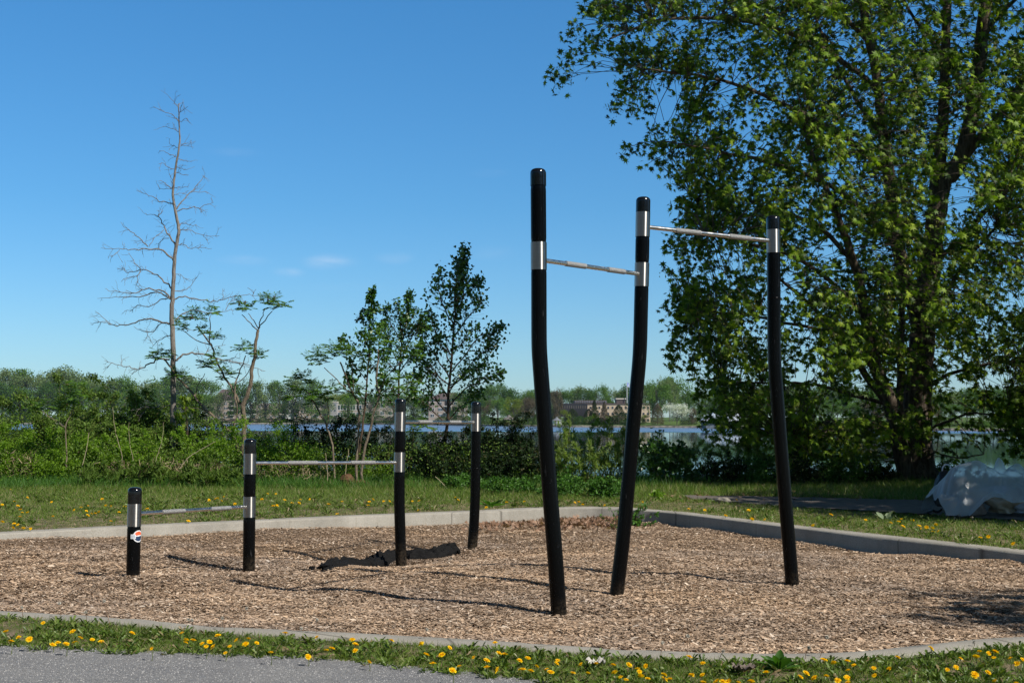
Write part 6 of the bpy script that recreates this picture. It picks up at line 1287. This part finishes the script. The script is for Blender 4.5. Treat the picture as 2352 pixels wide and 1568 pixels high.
bld9('roof_plant_box', 782, 888, 285, 336, d=524, depth=6, wall=ROOF_B, label='brown plant room box on the roof near the flagpole', floors=1, bays=1, winw=.01, winh=.01)
b = at(*c9(906, 336), 523); o = empty('flagpole', b, 'flagpole with a small white and blue flag on the tan building', 'flagpole')
child('pole', *tube([b, b + Vector((0, 0, 9))], .12, 8), FRAME, o, True)
V = []; 
for i in range(9):
    for j in range(5): V.append((b.x + .15 + i * .27, b.y + .15 * math.sin(i * .9), b.z + 8.6 - j * .42 - i * .16))
F = [(i * 5 + j, (i + 1) * 5 + j, (i + 1) * 5 + j + 1, i * 5 + j + 1) for i in range(8) for j in range(4)]
FLG, t, p = new_mat('flag_cloth'); t.links.new(ramp(t, tnoise(t, .6, 2, .5), [(.45, (.12, .18, .55)), (.5, (.75, .77, .85))]), p.inputs['Base Color'])
child('flag', V, np.array(F), FLG, o, True)
# silver-roofed long house
(a, t0), (b, b0_) = c9(1800, 538), c9(2270, 598); wa = at(a, b0_, 405); wb_ = at(b, b0_, 405); hh = at(a, t0, 405).z - wa.z; W_ = wb_.x - wa.x
o = empty('silver_roofed_house', ((wa.x + wb_.x) / 2, 405, wa.z), 'long low house with pale metal roof and dormers beside the lake at right', 'building')
box(o, 'wall', -W_ / 2 + 1, W_ / 2 - 1, .8, 11, -2, hh, plain('blue_grey_siding', (.10, .12, .14), .8, var=.1))
rt = at(a, c9(0, 450)[1], 405).z - wa.z; bm = bmesh.new(); vs = [bm.verts.new(v) for v in [(-W_ / 2, 0, hh), (W_ / 2, 0, hh), (W_ / 2, 12, hh), (-W_ / 2, 12, hh), (-W_ / 2 + 3.5, 6, rt), (W_ / 2 - .5, 6, rt)]]
for f in ((0, 1, 5, 4), (1, 2, 5), (2, 3, 4, 5), (3, 0, 4), (3, 2, 1, 0)): bm.faces.new([vs[i] for i in f])
g_ = from_bm('roof', bm, ROOF_S); g_.parent = o
for k in range(7):
    xx = -W_ / 2 + 2.5 + k * (W_ - 5) / 6; fr_ = box(o, 'window', xx - .7, xx + .7, .7, .8, hh * .35, hh * .85, FRAME); g_ = box(o, 'pane', xx - .6, xx + .6, .66, .7, hh * .4, hh * .8, GLASS); g_.parent = fr_
for k in (-.45, .15):
    xx = W_ / 2 * k; bm = bmesh.new(); zb = hh + (rt - hh) * .25; vs = [bm.verts.new(v) for v in [(xx - 2, 1.2, zb), (xx + 2, 1.2, zb), (xx, 1.2, zb + 2), (xx - 2, 4.5, zb), (xx + 2, 4.5, zb), (xx, 4.5, zb + 2)]]
    for f in ((0, 1, 2), (0, 2, 5, 3), (1, 4, 5, 2), (3, 5, 4)): bm.faces.new([vs[i] for i in f])
    g_ = from_bm('dormer', bm, ROOF_S); g_.parent = o
# gazebos
def gazebo(px, py, d, w, h, label, roofm, postm):
    b = at(px, py, d); o = empty('gazebo', b, label, 'gazebo'); n = 8
    for k in range(n):
        a = k / n * 6.283; v = Vector((math.cos(a) * w / 2, math.sin(a) * w / 2, 0)); g_ = mesh_np('post', *tube([v + Vector((0, 0, -.6)), v + Vector((0, 0, h * .5))], .10, 6), postm, smooth=True); g_.parent = o
    V = []; R_ = [(w * .62, h * .5), (w * .40, h * .68), (w * .22, h * .76), (w * .20, h * .84), (.03, h * 1.02)]
    for r_, z in R_:
        for k in range(n): a = (k + .0) / n * 6.283; V.append((math.cos(a) * r_, math.sin(a) * r_, z))
    F = [(i * n + k, i * n + (k + 1) % n, (i + 1) * n + (k + 1) % n, (i + 1) * n + k) for i in range(len(R_) - 1) for k in range(n)]
    g_ = mesh_np('roof', V, np.array(F), roofm); g_.parent = o
    V, F = tube([Vector((math.cos(k / 16 * 6.283) * w / 2, math.sin(k / 16 * 6.283) * w / 2, h * .2)) for k in range(17)], .08, 5); g_ = mesh_np('railing', V, F, postm); g_.parent = o
x, y = F3(70, 775); gazebo(x, y, sd_x(x) + 6, 4.4, 3.7, 'wooden gazebo with tiered brown roof by the water, left of the tallest post', plain('shingle', (.13, .115, .105), .9, var=.1), plain('gazebo_wood', (.17, .09, .06), .8, var=.1))
x, y = F3(445, 775); gazebo(x, y, sd_x(x) + 5, 3.1, 2.6, 'small white summer house with grey roof right of the tallest post', plain('grey_shingle', (.15, .16, .18), .8, var=.1), FRAME)
# the park behind the camera, which the steel and plastic reflect
for k, (x, y, w, h) in enumerate([(-26, -12, 15, 14), (-17, -18, 14, 13), (-8, -19, 14, 13), (1, -20, 13, 12), (10, -20, 13, 12), (19, -17, 13, 11), (24, -8, 12, 10), (28, 2, 12, 9), (-32, -4, 14, 13), (-36, 6, 14, 13), (-38, 16, 14, 12), (-12, -30, 16, 17), (6, -31, 16, 17), (-28, -24, 16, 17)]):
    me, mt = UT['round'][k % 3]; o = bpy.data.objects.new('park_tree', None); C.objects.link(o); o.location = (x, y, 0); tag(o, 'broad park tree standing behind the photographer', 'tree', 'trees behind the photographer')
    cm = me.copy(); cm.materials.append(FM['green'])
    for nm, m_ in (('crown', cm), ('trunk', mt)):
        c = bpy.data.objects.new(nm, m_); C.objects.link(c); c.parent = o; c.scale = (w, w, h)
# haze: thin summer air, one even box round everything built
bm = bmesh.new(); box_bm(bm, -1100, 1100, -60, 1150, -14, 46); hz = from_bm('haze', bm, []) if False else None
me = bpy.data.meshes.new('haze'); bm.to_mesh(me); bm.free(); HZ = bpy.data.materials.new('haze_air'); HZ.use_nodes = True; t = HZ.node_tree; t.nodes.remove(t.nodes['Principled BSDF'])
pv = t.nodes.new('ShaderNodeVolumePrincipled'); pv.inputs['Color'].default_value = (.80, .88, 1.0, 1); pv.inputs['Density'].default_value = .00006; pv.inputs['Anisotropy'].default_value = .2
t.links.new(pv.outputs[0], t.nodes['Material Output'].inputs['Volume']); me.materials.append(HZ); o = bpy.data.objects.new('haze', me); C.objects.link(o); o['kind'] = 'stuff'
